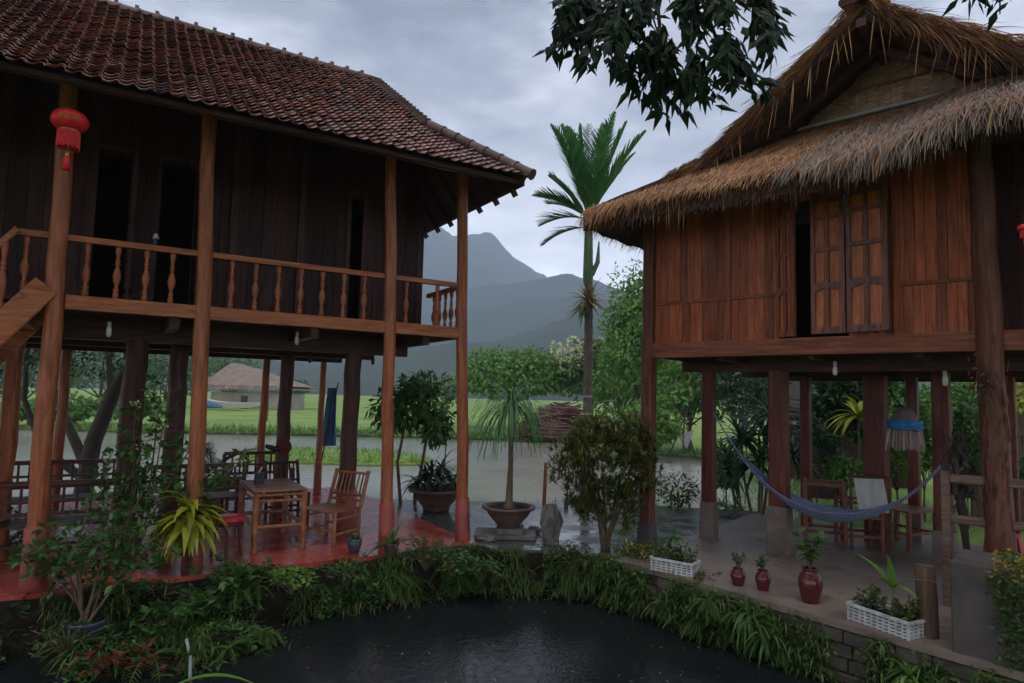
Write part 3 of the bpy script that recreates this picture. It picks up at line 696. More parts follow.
# gable mat of woven bamboo
mm_, n_, b_ = nodes('woven_bamboo_mat'); v = coords(n_, (1, 1, 1)); chk = n_.nodes.new('ShaderNodeTexBrick'); rot = coords(n_, (1, 1, 1), rot=(rad(90), 0, 0))
chk.inputs['Scale'].default_value = 8; chk.inputs['Mortar Size'].default_value = .02; chk.inputs['Row Height'].default_value = .2; chk.offset = .33; chk.inputs['Brick Width'].default_value = .5
for k_, c_ in (('Color1', (.75, .46, .35, 1)), ('Color2', (.45, .25, .18, 1)), ('Mortar', (.12, .065, .045, 1))): chk.inputs[k_].default_value = c_
lk(n_, rot, chk.inputs['Vector']); lk(n_, mixc(n_, mapr(n_, nz(n_, v, 4, 5), .4, .7, 0, .6), chk.outputs['Color'], (.10, .06, .045)), b_.inputs['Base Color']); b_.inputs['Roughness'].default_value = .8
bump(n_, b_, chk.outputs['Color'], .5, .01)
gm = MB(); b = GBb+.02; gm.add([(1.1, b, 4.9), (3.9, b, 4.9), (2.5, b, 5.92), (1.1, b+.03, 4.9), (3.9, b+.03, 4.9), (2.5, b+.03, 5.92)], [(0, 1, 2), (5, 4, 3), (0, 3, 4, 1), (0, 2, 5, 3), (1, 4, 5, 2)]); gm.build('gable_mat', mm_, RH)
gp = MB(); gp.tube([(1.45, GBb-.04, GBz+.035), (3.4, GBb-.04, GBz+.05)], .022, 8); gp.build('gable_batten', M['cloth'], RH)
gp = MB(); gp.tube([(1.9, GBb-.03, GBz+.36), (3.1, GBb-.03, GBz+.34)], .014, 8); gp.build('gable_batten', M['bamboo'], RH)
for sgn in (-1, 1):
    gp = MB(); gp.bar((2.5+sgn*1.3, .55, 4.85), (2.5, .55, 5.71), .06, .08); gp.build('rafter', M['darkx'], RH)
for b in (.3, 1.5, 3, 4.5):
    for sgn in (-1, 1): gp = MB(); gp.bar((2.5+sgn*3.0, b, main_z(-.5)-TH-.05), (2.5, b, 5.67), .05, .07); 
gp = MB(); gp.bar((2.5, -.1, 5.72), (2.5, 5.5, 5.72), .09, .09); gp.build('ridge_beam', M['darky'], RH)
# straw
def straw(mb, p, down, nrm, L_, w_, lift, droop, rr, spread=.22):
    side = down.cross(nrm).normalized(); d = (down+nrm*lift+side*rr.gauss(0, spread)).normalized(); s_ = (side*math.cos(.5)+nrm*rr.uniform(-.6, .6)).normalized()
    mb.blade(p, d, L_, w_, droop, 3, s_, 0, .25, .7)
rr = random.Random(21)
st1 = MB(); st1x = MB()
dn = V((0, Eb-GBb, skirt_z(Eb)-skirt_z(GBb))).normalized(); nm = V((0, dn.z*-1, 0))+V((0, 0, -dn.y)); nm = V((0, dn.z, -dn.y)).normalized()
for i in range(17000):
    t = rr.random()**1.1; u = rr.random(); p = skirt_top(u, t)
    straw(st1, p+nm*rr.uniform(0, .03), dn, nm, rr.uniform(.10, .30), rr.uniform(.004, .010), rr.uniform(-.04, .09), rr.uniform(.1, .6), rr, .34)
st1.build('thatch_straw', M['thatch'], RH)
st2 = MB(); st3 = MB()
for i in range(5200):        # shaggy eave: long at the left corner, grey and long at the right
    u = rr.random(); a = El+(Er-El)*u; bright = max(0, 1-(a-El)/1.3); grey = max(0, min(1, (a-1.6)/1.0))
    t = rr.uniform(0, .10); p = skirt_top(u, t)+nm*rr.uniform(-.05, .04)
    L_ = rr.uniform(.10, .22)+.20*bright*rr.random()+.26*grey*rr.random()
    if bright+grey < .6 and rr.random() < .75: L_ *= .35
    straw(st3 if rr.random() < grey*.85 else st2, p, dn, nm, L_, rr.uniform(.005, .014), rr.uniform(-.05, .14), rr.uniform(.5, 1.6), rr, .20)
for i in range(3000):      # grey shag lying over the right of the skirt
    u = rr.uniform(.40, 1); t = rr.uniform(.0, .75); p = skirt_top(u, t)+nm*rr.uniform(0, .05)
    straw(st3, p, dn, nm, rr.uniform(.25, .5), rr.uniform(.006, .016), rr.uniform(.0, .16), rr.uniform(.3, .9), rr)
dl = V((El-LKa, 0, main_z(El)-LKz)).normalized(); nl = V((dl.z, 0, -dl.x)).normalized()
for i in range(2600):      # left eave
    u = rr.random(); p = left_top(u, rr.uniform(0, .05)); straw(st2, p+nl*rr.uniform(-.04, .03), dl, nl, rr.uniform(.10, .34), rr.uniform(.006, .014), rr.uniform(-.05, .1), rr.uniform(.5, 1.5), rr)
for sgn in (1, -1):
    for i in range(4200):  # gable verges
        t = rr.random(); tt_ = .30+.70*t; p = left_top(rr.random()**2.5*.35, tt_); d0 = V((-1, 0, -.70)).normalized(); n0 = V((-.57, 0, .82))
        front = rr.random() < .55
        if sgn < 0: p.x = 5-p.x; d0.x *= -1; n0.x *= -1
        if front: p = left_top(0, tt_); p = V((p.x if sgn > 0 else 5-p.x, p.y, p.z))
        dd = (d0+V((0, -rr.uniform(.05, .65) if front else 0, -rr.uniform(0, .7) if front else 0))).normalized()
        straw(st2 if rr.random() < .8 else st3, p+n0*rr.uniform(-.08, .04), dd, n0, (rr.uniform(.16, .5) if sgn > 0 else rr.uniform(.2, .7))*(.6+.8*abs(noise.noise(p*4))), rr.uniform(.004, .013), rr.uniform(-.1, .2), rr.uniform(.1, .55) if front else rr.uniform(.3, 1.2), rr, .30 if front else .18)
for i in range(70):      # long loose stems hanging under the verges
    t = rr.random(); p = left_top(0, .42+.55*t); 
    if rr.random() < .6: p.x = 5-p.x
    p.z -= rr.uniform(0, .15); st2.blade(p, V((rr.uniform(-.25, .25), -.25, -1)), rr.uniform(.2, .75), rr.uniform(.008, .014), .2, 3)
for i in range(3600):     # cut ends showing along the thick eave
    u = rr.random(); p = skirt_top(u, .0); st1x.blade(p-V((0, rr.uniform(-.12, .02), rr.uniform(.02, TH+.03))), V((rr.uniform(-.5, .5), -.7, -1)), rr.uniform(.04, .13), .010, .4, 2)
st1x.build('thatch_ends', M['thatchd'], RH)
for i in range(40):
    u = rr.random(); p = skirt_top(u, .0); st2.blade(p-V((0, 0, .1)), V((rr.uniform(-.15, .15), -.1, -1)), rr.uniform(.15, .4), .008, .1, 2)
for i in range(800):      # ridge tuft
    p = V((2.5+rr.uniform(-.08, .08), rr.random()**2*5.4-.02, 6.03)); sx = rr.choice((-1, 1)); straw(st2, p, V((sx, -.3, -.4)).normalized(), V((0, 0, 1)), rr.uniform(.15, .4), .013, .1, .8, rr)
st2.build('thatch_fringe', M['thatch'], RH); st3.build('thatch_fringe', M['thatchg'], RH)
rc = MB(); 
for i in range(8): rc.bar((2.5+R0.uniform(-.05, .05), .0-.08+i*.25, 6.02+R0.uniform(0, .05)), (2.5+R0.uniform(-.05, .05), .2+i*.25, 6.04+R0.uniform(0, .04)), .42, .10, bev=.03)
rc.build('ridge_cap', M['thatchb'], RH)
s = MB(); s.box(-9.5, .05, -.22, 4.85, -1.15, -.07); o = s.build('terrace_base', M['rock']); o.location = LF.o; o.rotation_euler = (0, 0, LF.rz); tag(o, kind='structure')
sc.cycles.volume_bounces = 3; sc.view_settings.view_transform = 'Standard'; sc.view_settings.look = 'None'; sc.view_settings.exposure = EXPO; sc.view_settings.gamma = 1
# ================================================================== PLANTS
def rdir(rr, zmin=-1, zmax=1):
    z = rr.uniform(zmin, zmax); a = rr.uniform(0, 2*math.pi); r = math.sqrt(max(0, 1-z*z)); return V((r*math.cos(a), r*math.sin(a), z))
def leaf_cloud(mb, c, rx, rz, n, L_, w_, rr, hollow=.45, down=.35):
    c = V(c)
    for i in range(n):
        d = rdir(rr); r = rr.uniform(hollow, 1)**.6; k = 1+.35*noise.noise(d*2.2+c); p = c+V((d.x*rx*r*k, d.y*rx*r*k, d.z*rz*r*k))
        o = (d+rdir(rr)*.9+V((0, 0, -down))).normalized(); mb.leaf(p, o, (d+V((0, 0, .8))+rdir(rr)*.5).normalized(), L_*rr.uniform(.6, 1.2), w_*rr.uniform(.7, 1.2))
def tree(name, label, cat, base, top, rx, rz, ncl, nl, L_, w_, mat, seed, trunk_r=.1, lean=(0, 0), cl=.33, barkm=None, group=None, trunks=1, hollow=.35):
    # base: ground point; top: crown centre height above base
    rr = random.Random(seed); o = thing(name, label, cat, base, 0, group); tm = MB(); cm = MB(); C = V((lean[0], lean[1], top)); ends = []
    for i in range(ncl):
        d = rdir(rr, -.75, 1); r = rr.uniform(.25, 1)**.5; ends.append(C+V((d.x*rx*r*(1-cl*.6), d.y*rx*r*(1-cl*.6), d.z*rz*r*(1-cl*.6))))
    for t in range(trunks):
        off = V((rr.uniform(-1, 1), rr.uniform(-1, 1), 0))*(.0 if trunks == 1 else trunk_r*3); fork = C*.62+off*1.5; fork.z = max(.3, (top-rz)*.95)
        tm.tube([off, off+(fork-off)*.5+V((rr.uniform(-1, 1), rr.uniform(-1, 1), 0))*trunk_r*1.2, fork, fork.lerp(C, .6)], [trunk_r*1.25, trunk_r, trunk_r*.8, trunk_r*.35], 8)
        for e in ends[t::trunks][:14]:
            m = fork.lerp(e, .5)+rdir(rr)*trunk_r*2; tm.tube([fork, m, e], [trunk_r*.45, trunk_r*.25, trunk_r*.08], 5)
    for e in ends:
        q = rr.uniform(.7, 1.25); leaf_cloud(cm, e, rx*cl*q, rz*cl*q*1.0, nl, L_, w_, rr, hollow)
    tm.build('trunk', barkm or M['trunk'], o); cm.build('crown', mat, o); return o

# ---- trees far and middle distance
def T(name, label, cat, px, Y, topy, boty, wpx, mat, seed, ncl=26, nl=90, L_=.3, w_=.14, tr=.12, group=None, gzv=GROUND_Z, cl=.33, trunks=1, depthk=1, barkm=None, basey=None):
    P = at(px, 400, Y); zt = at(px, topy, Y).z; zb = at(px, boty, Y).z; rx = wpx/2/F_PX*Y; rz = (zt-zb)/2
    return tree(name, label, cat, (P.x, P.y, gzv), (zt+zb)/2-gzv, rx, rz, ncl, nl, L_, w_, mat, seed, tr, cl=cl, group=group, trunks=trunks, barkm=barkm)
T('round_tree', 'round dome-shaped green tree at the far lake bank, left of the cream-flowered tree', 'tree', 514, 40, 346, 402, 134, M['lfb'], 1, 60, 150, .36, .2, .14)
ft = T('flowering_tree', 'tree with cream flower heads behind the slender palm', 'tree', 592, 38, 338, 408, 66, M['lf'], 2, 30, 110, .32, .16, .12)
fm = MB(); rr = random.Random(3)
for px, py in ((556, 348), (563, 355), (573, 343), (577, 352), (584, 349), (566, 364), (575, 362), (596, 350), (606, 352), (612, 360), (590, 360), (603, 344)):
    p = at(px, py, 37.2)-V(ft.location); 
    for k in range(60): d = rdir(rr); fm.leaf(p+V((d.x*.28, d.y*.28, d.z*.34)), d, rdir(rr), .17, .12)
fm.build('blossom', M['fl_y'], ft)
T('broad_tree', 'tall feathery tree rising just left of the thatched house corner post', 'tree', 644, 30, 262, 418, 112, M['lfb'], 4, 70, 120, .30, .14, .16)
T('broad_tree', 'low bushy tree between the tall feathery tree and the palm trunk', 'tree', 618, 33, 335, 425, 60, M['lfb'], 5, 26, 100, .28, .14, .10)
G = 'dark garden trees behind the thatched house'
for i, (px, Y, ty, by, w_, m_, lab) in enumerate([(690, 26, 345, 425, 90, 'lfb', 'bright bushy tree seen left of the red post with the hammock rope'), (740, 24, 330, 440, 80, 'lfd', 'dark tree seen between the two leftmost red posts'),
        (800, 27, 340, 430, 80, 'lf', 'leafy tree behind the plank-roofed shed, left side'), (835, 14.5, 372, 440, 60, 'lfd', 'dark bushy tree in front of the shed, left'), (880, 15, 372, 450, 60, 'lf', 'dark green bushy tree in front of the shed, right'), (905, 30, 372, 440, 90, 'lfb', 'light green tree behind the tassel bundle'), (965, 22, 380, 470, 80, 'lfb', 'bright big-leaved tree behind the near corner post'), (1035, 24, 350, 440, 80, 'lfy', 'yellow-green tree at the right edge beyond the dark fence'),
        (650, 24, 400, 446, 70, 'lfb', 'low spreading shrub at the lake end beside the tripod of sticks')]):
    T('garden_tree', lab, 'tree', px, Y, ty, by, w_, M[m_], 20+i, 24, 100, .26, .14, .10, G)
G = 'trees behind the far thatched hut'
for i, (px, Y, ty, by, w_, lab) in enumerate([(100, 60, 338, 398, 90, 'grey-green tree far behind the bench at the left'), (170, 66, 346, 400, 90, 'far tree seen left of the second balcony post'), (226, 82, 348, 398, 70, 'far tree whose crown shows above the hut roof'),
        (20, 52, 330, 410, 100, 'far tree at the left edge under the stairs'), (288, 90, 372, 400, 40, 'small misty tree right of the far hut')]):
    T('distant_tree', lab, 'tree', px, Y, ty, by, w_, M['lf'], 40+i, 20, 90, .45, .25, .2, G)
# dark leaning tree at the left, behind the benches
rr = random.Random(8); b0 = at(84, 480, 12.6); b0.z = GROUND_Z; o = thing('leaning_tree', 'dark forked tree leaning over the water behind the left benches', 'tree', b0)
tm = MB(); tm.tube([(0, 0, 0), (.12, 0, 1.0), (.45, 0, 2.0), (1.2, .1, 3.4)], [.17, .15, .13, .06], 8); tm.tube([(.05, 0, .5), (-.5, .1, 1.4), (-.9, .2, 2.1), (-1.5, .3, 3.2)], [.11, .08, .06, .03], 7); tm.tube([(.0, 0, .3), (-.8, -.1, .9), (-1.2, -.1, 1.8), (-1.3, 0, 3)], [.09, .06, .05, .03], 7); tm.tube([(.4, 0, 1.9), (.1, .3, 2.8), (-.3, .4, 3.5)], [.08, .05, .03], 6)
tm.build('trunk', M['trunkd'], o); cm = MB()
for e in [(-.9, .1, 2.5), (-1.3, 0, 3.0), (-.4, .3, 3.2), (.4, .1, 3.1), (1.1, .1, 3.4), (-1.7, .2, 2.7), (.0, .5, 2.6), (-.5, 0, 2.7)]: leaf_cloud(cm, e, .65, .45, 190, .13, .055, rr, .2)
cm.build('crown', M['lfd'], o)
G = 'far bank undergrowth bushes'
for i, (px, Y, ty, by, w_, lab) in enumerate([(75, 33, 395, 425, 60, 'pale green bush on the far bank beyond the left benches'), (140, 34, 385, 425, 60, 'leafy bush on the far bank left of the second balcony post'), (30, 32, 400, 424, 60, 'low bush on the far bank at the left edge')]):
    T('bank_bush', lab, 'bush', px, Y, ty, by, w_, M['lfb'], 60+i, 16, 90, .3, .16, .08, G)
# two-stemmed young tree and sapling
P = gz(408, 506, -.05); o = thing('young_tree', 'young two-stemmed tree with big drooping leaves between the balcony posts at the lake edge', 'tree', P); rr = random.Random(12)
tm = MB(); tm.tube([(-.12, 0, 0), (-.2, 0, .7), (-.1, 0, 1.3), (-.3, 0, 1.9)], [.03, .025, .02, .012], 6); tm.tube([(.1, 0, 0), (.22, 0, .8), (.3, 0, 1.4), (.3, 0, 2.1)], [.03, .025, .02, .012], 6); tm.build('trunk', M['stem'], o)
cm = MB()
for e, a, b in [((-.35, 0, 1.55), .3, .35), ((.3, 0, 1.7), .33, .42), ((.1, 0, 1.95), .3, .2), ((.42, 0, 1.3), .22, .3), ((-.05, .1, 1.6), .3, .3)]: leaf_cloud(cm, e, a*1.15, b*1.1, 260, .17, .08, rr, .2, .7)
cm.build('crown', M['lf'], o)
P = at(446, 410, 16); P.z = GROUND_Z; o = thing('sapling', 'thin sapling with a small round crown seen left of the end balcony post', 'tree', P)
tm = MB(); tm.tube([(0, 0, 0), (.03, 0, 1), (0, 0, 2.0)], [.02, .018, .012], 6); tm.build('trunk', M['stem'], o); cm = MB(); leaf_cloud(cm, (0, 0, 2.15), .38, .35, 170, .16, .07, rr, .1); cm.build('crown', M['lf'], o)
# ---- slender areca palm
P = at(586, 400, 12.2); P.z = -.1; o = thing('areca_palm', 'slender ringed palm with an upright fan crown behind the thatched eave', 'palm tree', P); rr = random.Random(5)
zc = at(586, 236, 12.2).z+.1; tr = MB(); pts = []; rs = []
for i in range(60): t = i/59; pts.append((0.03*math.sin(t*3), 0, t*zc*.97)); rs.append((.085-.012*t)*(1.0 if i % 3 else 1.12))
tr.tube(pts, rs, 10); tr.build('trunk', plain('ringed_palm_bark', (.15, .12, .09), .8, .4, 9, .6), o)
cs = MB(); cs.tube([(0, 0, zc-.95), (.0, 0, zc-.8), (0, 0, zc+.1), (0, 0, zc+.45)], [.08, .098, .08, .04], 10); cs.tube([(.07, 0, zc-.75), (.18, 0, zc-.5), (.20, 0, zc-.1)], [.05, .045, .012], 8); cs.build('crownshaft', plain('green_crownshaft', (.09, .17, .06), .4, .3, 5, .1), o)
def frond(mb, p, d, L_, n, lw, ll, droop, rr, vang=.55, stiff=.15):
    p = V(p); d = V(d).normalized(); side = d.cross(V((0, 0, 1)));  side = side.normalized() if side.length > .05 else V((1, 0, 0)); q = p.copy(); pts = [q.copy()]
    for i in range(n):
        t = i/n; d = (d+V((0, 0, -droop/n))).normalized(); q = q+d*(L_/n); pts.append(q.copy()); up_ = side.cross(d)
        if t > .12:
            l = ll*math.sin(math.pi*min(.97, t*.8+.18))
            for s_ in (-1, 1): mb.blade(q, d*math.cos(vang)+side*s_*math.sin(vang)*1.2+up_*.25+rdir(rr)*.06, l*rr.uniform(.85, 1.1), lw, stiff, 3, None, 0, .25, .5)
    mb.tube(pts[::2]+[pts[-1]], [.014*(1-.8*i/(len(pts)//2+1)) for i in range(len(pts[::2])+1)], 4)
top = V((0, 0, zc+.42))
for i, (ax, ay, az, L_, dr) in enumerate([(-.1, .1, 1, 1.2, .1), (.6, -.1, 1, 1.2, .5), (-.45, -.2, 1, 1.15, .6), (-.20, .1, 1, 1.15, .35), (.42, .0, 1, 1.25, .15), (.15, .2, 1, 1.3, .1), (-.75, -.1, .62, 1.05, .9), (.85, .1, .55, 1.0, 1.0), (-.6, .5, .7, 1.0, .8), (-.85, 0, .0, .85, 1.0), (.6, -.3, .25, .85, 1.0), (-.35, -.3, .9, 1.1, .5), (.1, -.5, .9, 1.1, .6), (-.1, .5, .7, 1.0, .6), (-.32, -.1, 1, 1.1, .2), (.25, -.15, 1, 1.25, .2), (.0, .1, 1, 1.2, .2), (.55, .2, .9, 1.1, .5), (-.5, .2, .8, 1.1, .5), (-.9, .3, .35, .9, 1.0)]):
    f = MB(); frond(f, top-V((0, 0, .1+.15*(az < .3))), (ax*.8 if az >= .9 else ax, ay, az), L_*(1.62 if az >= .9 else 1.1), 30, .048, .50, dr*.8, rr, .5, .25); f.build('frond', M['palm'], o)
f = MB(); zf = at(586, 300, 12.2).z+.1
for i in range(90): d = rdir(rr, -.3, .9); f.blade((0, 0, zf), d, rr.uniform(.35, .62), .04, .7, 3)
f.build('frond', M['dry'], o)
f = MB()
for i in range(40): d = rdir(rr, -1, .3); d.x = -abs(d.x); f.blade((-.05, 0, zf-.1), d, rr.uniform(.3, .55), .035, .6, 3)
f.build('frond', M['palm'], o)
gd = MB()
for i in range(5): gd.tube([(0.02, 0, .6+i*.32), (.02, 0, .63+i*.32)], [.093, .093], 10)
gd.build('tie_band', M['cloth'], o)

# ---- brush pile, hut, boat sheet, tripod, shed
rr = random.Random(31); P = at(562, 410, 32.5); P.z = GROUND_Z; o = MB()
for i in range(620):
    u = rr.uniform(-1, 1); h = (1-abs(u)**1.6)*1.75*rr.random()**.7; p = V((u*2.3, rr.uniform(-.8, .8), h)); d = V((rr.choice((-1, 1)), rr.uniform(-.6, .6), rr.uniform(-.35, .35))).normalized(); l = rr.uniform(.4, 1.3)
    o.tube([p-d*l/2, p+rdir(rr)*.06, p+d*l/2], [.035, .03, .015], 4, False)
for i in range(14): p = V((-1.0+rr.random()*1.6, -.9, .1+i*.05)); o.tube([p-V((.9, 0, 0)), p+V((.9, 0, rr.uniform(-.1, .1)))], [.05, .04], 5)
o = o.build('brush_pile', M['sticks']); o.location = P; tag(o, 'heap of red-brown cut sticks and branches on the far lake bank', 'brush pile')
P = at(250, 396, 66); P.z = GROUND_Z; o = thing('thatched_hut', 'small far hut with a low straw roof across the rice field', 'hut', P); W_ = 9.4
m_ = MB(); m_.box(-W_*.42, W_*.42, 0, 5, 0, 1.6); m_.build('wall', plain('pale_hut_wall', (.35, .30, .25), .8, .3, .6, .2), o)
m_ = MB(); zt = at(223, 362, 66).z-GROUND_Z; ze = at(223, 386, 66).z-GROUND_Z+.1; 
for k, (dz, e) in enumerate(((0, 0), (-.35, .25))):
    rf = [(-W_*.5-e, -1-e, ze+dz), (W_*.5+e, -1-e, ze+dz), (W_*.5+e, 6+e, ze+dz), (-W_*.5-e, 6+e, ze+dz), (-W_*.34, 2.5, zt+dz), (-W_*.24, 2.5, zt+dz)]; m_.add([V(p) for p in rf], [(0, 1, 5, 4), (1, 2, 5), (2, 3, 4, 5), (3, 0, 4), (3, 2, 1, 0)])
for i in range(3500):
    t = rr.random(); u = rr.random(); p = V((-W_*.5+(W_*.16)*t+u*(W_-.90*W_*t), -1+3.5*t, ze+(zt-ze)*t)); m_.blade(p, V((rr.uniform(-.2, .2), -.6, -.45)), rr.uniform(.5, .9), .09, .4, 2)
m_.build('roof', M['thatchg'], o)
m_ = MB(); m_.box(-.9, -.2, -.05, -.004, .0, 1.3); m_.build('window', M['black'], o)
P = at(232, 398, 60); P.z = GROUND_Z; o = thing('field_boat', 'long white and blue boat lying in the rice field before the far hut', 'boat', P); n_ = 26
hu_ = MB()
for k in range(2):
    pass
vs = []
for i in range(n_+1):
    t = i/n_*2-1; w_ = .75*(1-abs(t)**2.6)+.03; z = .75+.55*t*t*(1 if t < 0 else .3); vs += [(t*3.6, -w_, z), (t*3.6, -w_*.6, z-.55*(1-abs(t)**3)), (t*3.6, w_*.6, z-.55*(1-abs(t)**3)), (t*3.6, w_, z)]
hu_.add(vs, [(i*4+j, i*4+j+1, i*4+5+j, i*4+4+j) for i in range(n_) for j in range(3)]+[(i*4, i*4+4, i*4+7, i*4+3) for i in range(n_)]); hu_.build('hull', M['white'], o)
m_ = MB(); m_.tube([(-3.2, -.72, .35), (-2.0, -.85, .5), (-.6, -.80, .30)], [.12, .32, .1], 8); m_.build('blue_cover', M['blue'], o)
rr = random.Random(32); P = at(684, 447, 24.5); P.z = GROUND_Z+.02; o = thing('stick_tripod', 'tripod of pale sticks holding a small white sheet on the grass by the lake', 'sticks', P)
for dx, dy in ((-.55, 0), (.45, .1), (.15, .5), (-.15, -.4)): m_ = MB(); m_.tube([(dx, dy, 0), (dx*-.25, dy*-.3, 1.75)], [.03, .02], 5); m_.build('stick', M['trunk'], o)
m_ = MB(); m_.tube([(-.9, 0, 1.5), (.8, .1, 1.35)], [.025, .02], 5); m_.tube([(-.5, 0, 1.9), (.5, .1, 1.1)], [.02, .02], 5); m_.build('stick', M['trunk'], o)
m_ = MB(); m_.add([V(p) for p in ((-.28, -.1, .75), (.35, -.1, .95), (.1, -.05, .25), (-.05, .1, .45), (-.28, -.085, .75), (.35, -.085, .95), (.1, -.035, .25))], [(0, 1, 2), (0, 2, 3), (6, 5, 4)]); m_.build('sheet', M['cloth'], o)
P = at(850, 440, 17); P.z = GROUND_Z; o = thing('garden_shed', 'low dark shed with sloping plank roof behind the thatched house', 'shed', P, rad(-20))
m_ = MB(); m_.box(-1.6, 1.6, .3, 2.4, 0, 1.6); m_.build('wall', M['dark'], o)
m_ = MB(); m_.add([(-2.1, -.4, 1.75), (1.9, -.4, 1.45), (1.9, 1.2, 1.75), (-1.0, 1.2, 3.0), (-2.1, -.4, 1.68), (1.9, -.4, 1.38), (1.9, 1.2, 1.68), (-1.0, 1.2, 2.93)], [(0, 1, 2, 3), (7, 6, 5, 4), (0, 4, 5, 1), (1, 5, 6, 2), (2, 6, 7, 3), (3, 7, 4, 0)])
for i in range(5): m_.bar((-2.15+i*.15, -.42-.02*i, 1.80+.1*i), (1.95, -.42+.2*i, 1.49+.06*i), .09, .03)
m_.build('roof', M['trunkd'], o)
m_ = MB(); m_.bar((-2.0, -.5, 1.95), (1.9, -.2, 1.7), .12, .03); m_.bar((-1.9, -.5, 2.1), (1.5, -.1, 1.85), .1, .03); m_.build('loose_plank', M['sticks'], o)
m_ = MB(); m_.bar((-2.1, -.46, 1.62), (1.95, -.46, 1.33), .03, .08); m_.build('fascia', M['cloth'], o)
m_ = MB(); m_.tube([(-.9, 0.9, 0), (-.5, .3, 3.2)], [.05, .04], 6); m_.build('prop_pole', M['stem'], o)
P = at(1040, 430, 12); P.z = GROUND_Z; o = MB(); 
for i in range(22): o.box(-1.3+i*.12, -1.3+i*.12+.11, 0, .03, 0, 2.0)
o.box(-1.3, 1.34, -.05, -.003, .4, .5); o.box(-1.3, 1.34, -.05, -.003, 1.6, 1.7); o = o.build('board_fence', M['dark']); o.location = P; tag(o, 'dark board fence at the right edge behind the near corner post', 'fence')

# ---- garden plants behind the right house
def strap_plant(name, label, cat, P, n, L_, w_, droop, mat, seed, zmin=.1, stem=0, stems=None, group=None, seg=5, fold=.25, matstem='stem'):
    rr = random.Random(seed); o = thing(name, label, cat, P, 0, group); m_ = MB(); heads = stems or [(0, 0, stem)]
    for hx, hy, hz_ in heads:
        for i in range(n):
            d = rdir(rr, zmin, .98); m_.blade((hx+d.x*.02, hy+d.y*.02, hz_-rr.random()*.12*(hz_ > 0)), d, L_*rr.uniform(.65, 1.1), w_*rr.uniform(.8, 1.2), droop*rr.uniform(.6, 1.2), seg, None, fold)
    m_.build('foliage', mat, o)
    if heads[0][2] > 0.05:
        s_ = MB()
        for hx, hy, hz_ in heads: s_.tube([(hx*.3, hy*.3, 0), (hx*.8, hy*.8, hz_*.5), (hx, hy, hz_)], [.03, .025, .02], 7)
        s_.build('stem', M[matstem], o)
    return o
P = at(758, 480, 11.6); P.z = GROUND_Z; strap_plant('dracaena_bush', 'large long-leaved glossy plant behind the second red post', 'plant', P, 46, .85, .07, 1.5, M['lfd'], 51, 0, stems=[(-.3, 0, 1.5), (.3, .1, 1.9), (0, -.1, 1.1), (.6, 0, 1.2), (-.5, .1, .9), (.15, .1, 1.6)])
P = at(859, 440, 13.5); P.z = GROUND_Z; strap_plant('banana_plant', 'yellow-green broad-leaved plant beside the shed, left of the thick middle post', 'plant', P, 26, .9, .12, 1.6, M['lfy'], 52, .1, stems=[(0, 0, 1.9)])
rr = random.Random(53)
for i, (px, Y, top, w_, m_, lab) in enumerate([(895, 11.5, 400, 46, 'lfb', 'bright broad-leaved shrub behind the tassel bundle'), (922, 12, 390, 30, 'lfb', 'tall light-leaved shrub right of the tassel bundle'), (965, 11.5, 385, 40, 'lf', 'leafy shrub behind the gnarled root on the near post'), (1010, 11.5, 455, 40, 'lf', 'low shrub at the right edge under the dark fence'),
        (815, 12.5, 410, 50, 'lfd', 'dark shrub behind the left armchair'), (845, 12, 455, 50, 'lfb', 'low bright green shrub behind the armchairs'), (726, 12.8, 440, 30, 'lf', 'shrub at the water between the two leftmost red posts')]):
    T('garden_shrub', lab, 'shrub', px, Y, top, 490, w_, M[m_], 70+i, 18, 60, .13, .07, .02, 'shrubs beyond the deck', cl=.4)
# grassy clumps at the back edge of deck
def clump(P, n, L_, w_, droop, mat, seed, name='grass_clump', label='', cat='plant', group=None):
    return strap_plant(name, label, cat, P, n, L_, w_, droop, mat, seed, .15, 0, None, group, 4, .2)
for i, (px, py, l_, lab) in enumerate([(735, 508, .38, 'low strap-leaved clump left of the second red post at the deck edge'), (722, 506, .3, 'low strap-leaved clump just right of the leftmost red post'), (672, 500, .3, 'grassy clump by the path edge right of the front corner post')]):
    clump(gz(px, py, -.1), 40, l_, .035, 1.3, M['lfb'], 80+i, 'strap_leaf_clump', lab, 'plant', 'strap-leaved clumps at the deck edge')
P = gz(678, 512, -.05); o = thing('low_hedge_bush', 'small clipped dark bush just right of the front corner post', 'bush', P); m_ = MB(); leaf_cloud(m_, (0, 0, .35), .36, .28, 500, .08, .035, rr, .3); m_.build('foliage', M['lfd'], o); m_ = MB(); m_.tube([(0, 0, 0), (0, 0, .3)], .02); m_.build('stem', M['stem'], o)

# ---- courtyard plants
def bowl(o, R_, H_, mat, foot=.5):
    m_ = MB(); m_.lathe([(0, 0), (R_*foot, 0), (R_*foot*1.02, .03), (R_*.55, H_*.22), (R_*.82, H_*.6), (R_*.93, H_*.85), (R_*1.06, H_*.88), (R_*1.08, H_), (R_*.93, H_), (R_*.90, H_*.86), (0, H_*.86)], 22); b = m_.build('bowl', mat, o)
    m_ = MB(); m_.lathe([(0, H_*.90), (R_*.5, H_*.89), (R_*.9, H_*.865)], 16); m_.build('soil', M['soil'], b)
P = gz(508, 536, .0); o = thing('ponytail_palm', 'single-stemmed plant with a drooping mop of narrow leaves in a wide stone bowl', 'potted plant', P); rr = random.Random(61)
sc_ = P.y/8.3; m_ = MB(); hB = .10
m_.box(-.42, .35, -.22, .25, 0, .05, bev=.02); m_.box(-.15, .2, -.16, .16, .05, .12, bev=.02); m_.build('stone_foot', M['rock'], o)
bo = empty('planter', (0, 0, .12)); bo.parent = o; bowl(bo, .32, .26, M['terra'], .45)
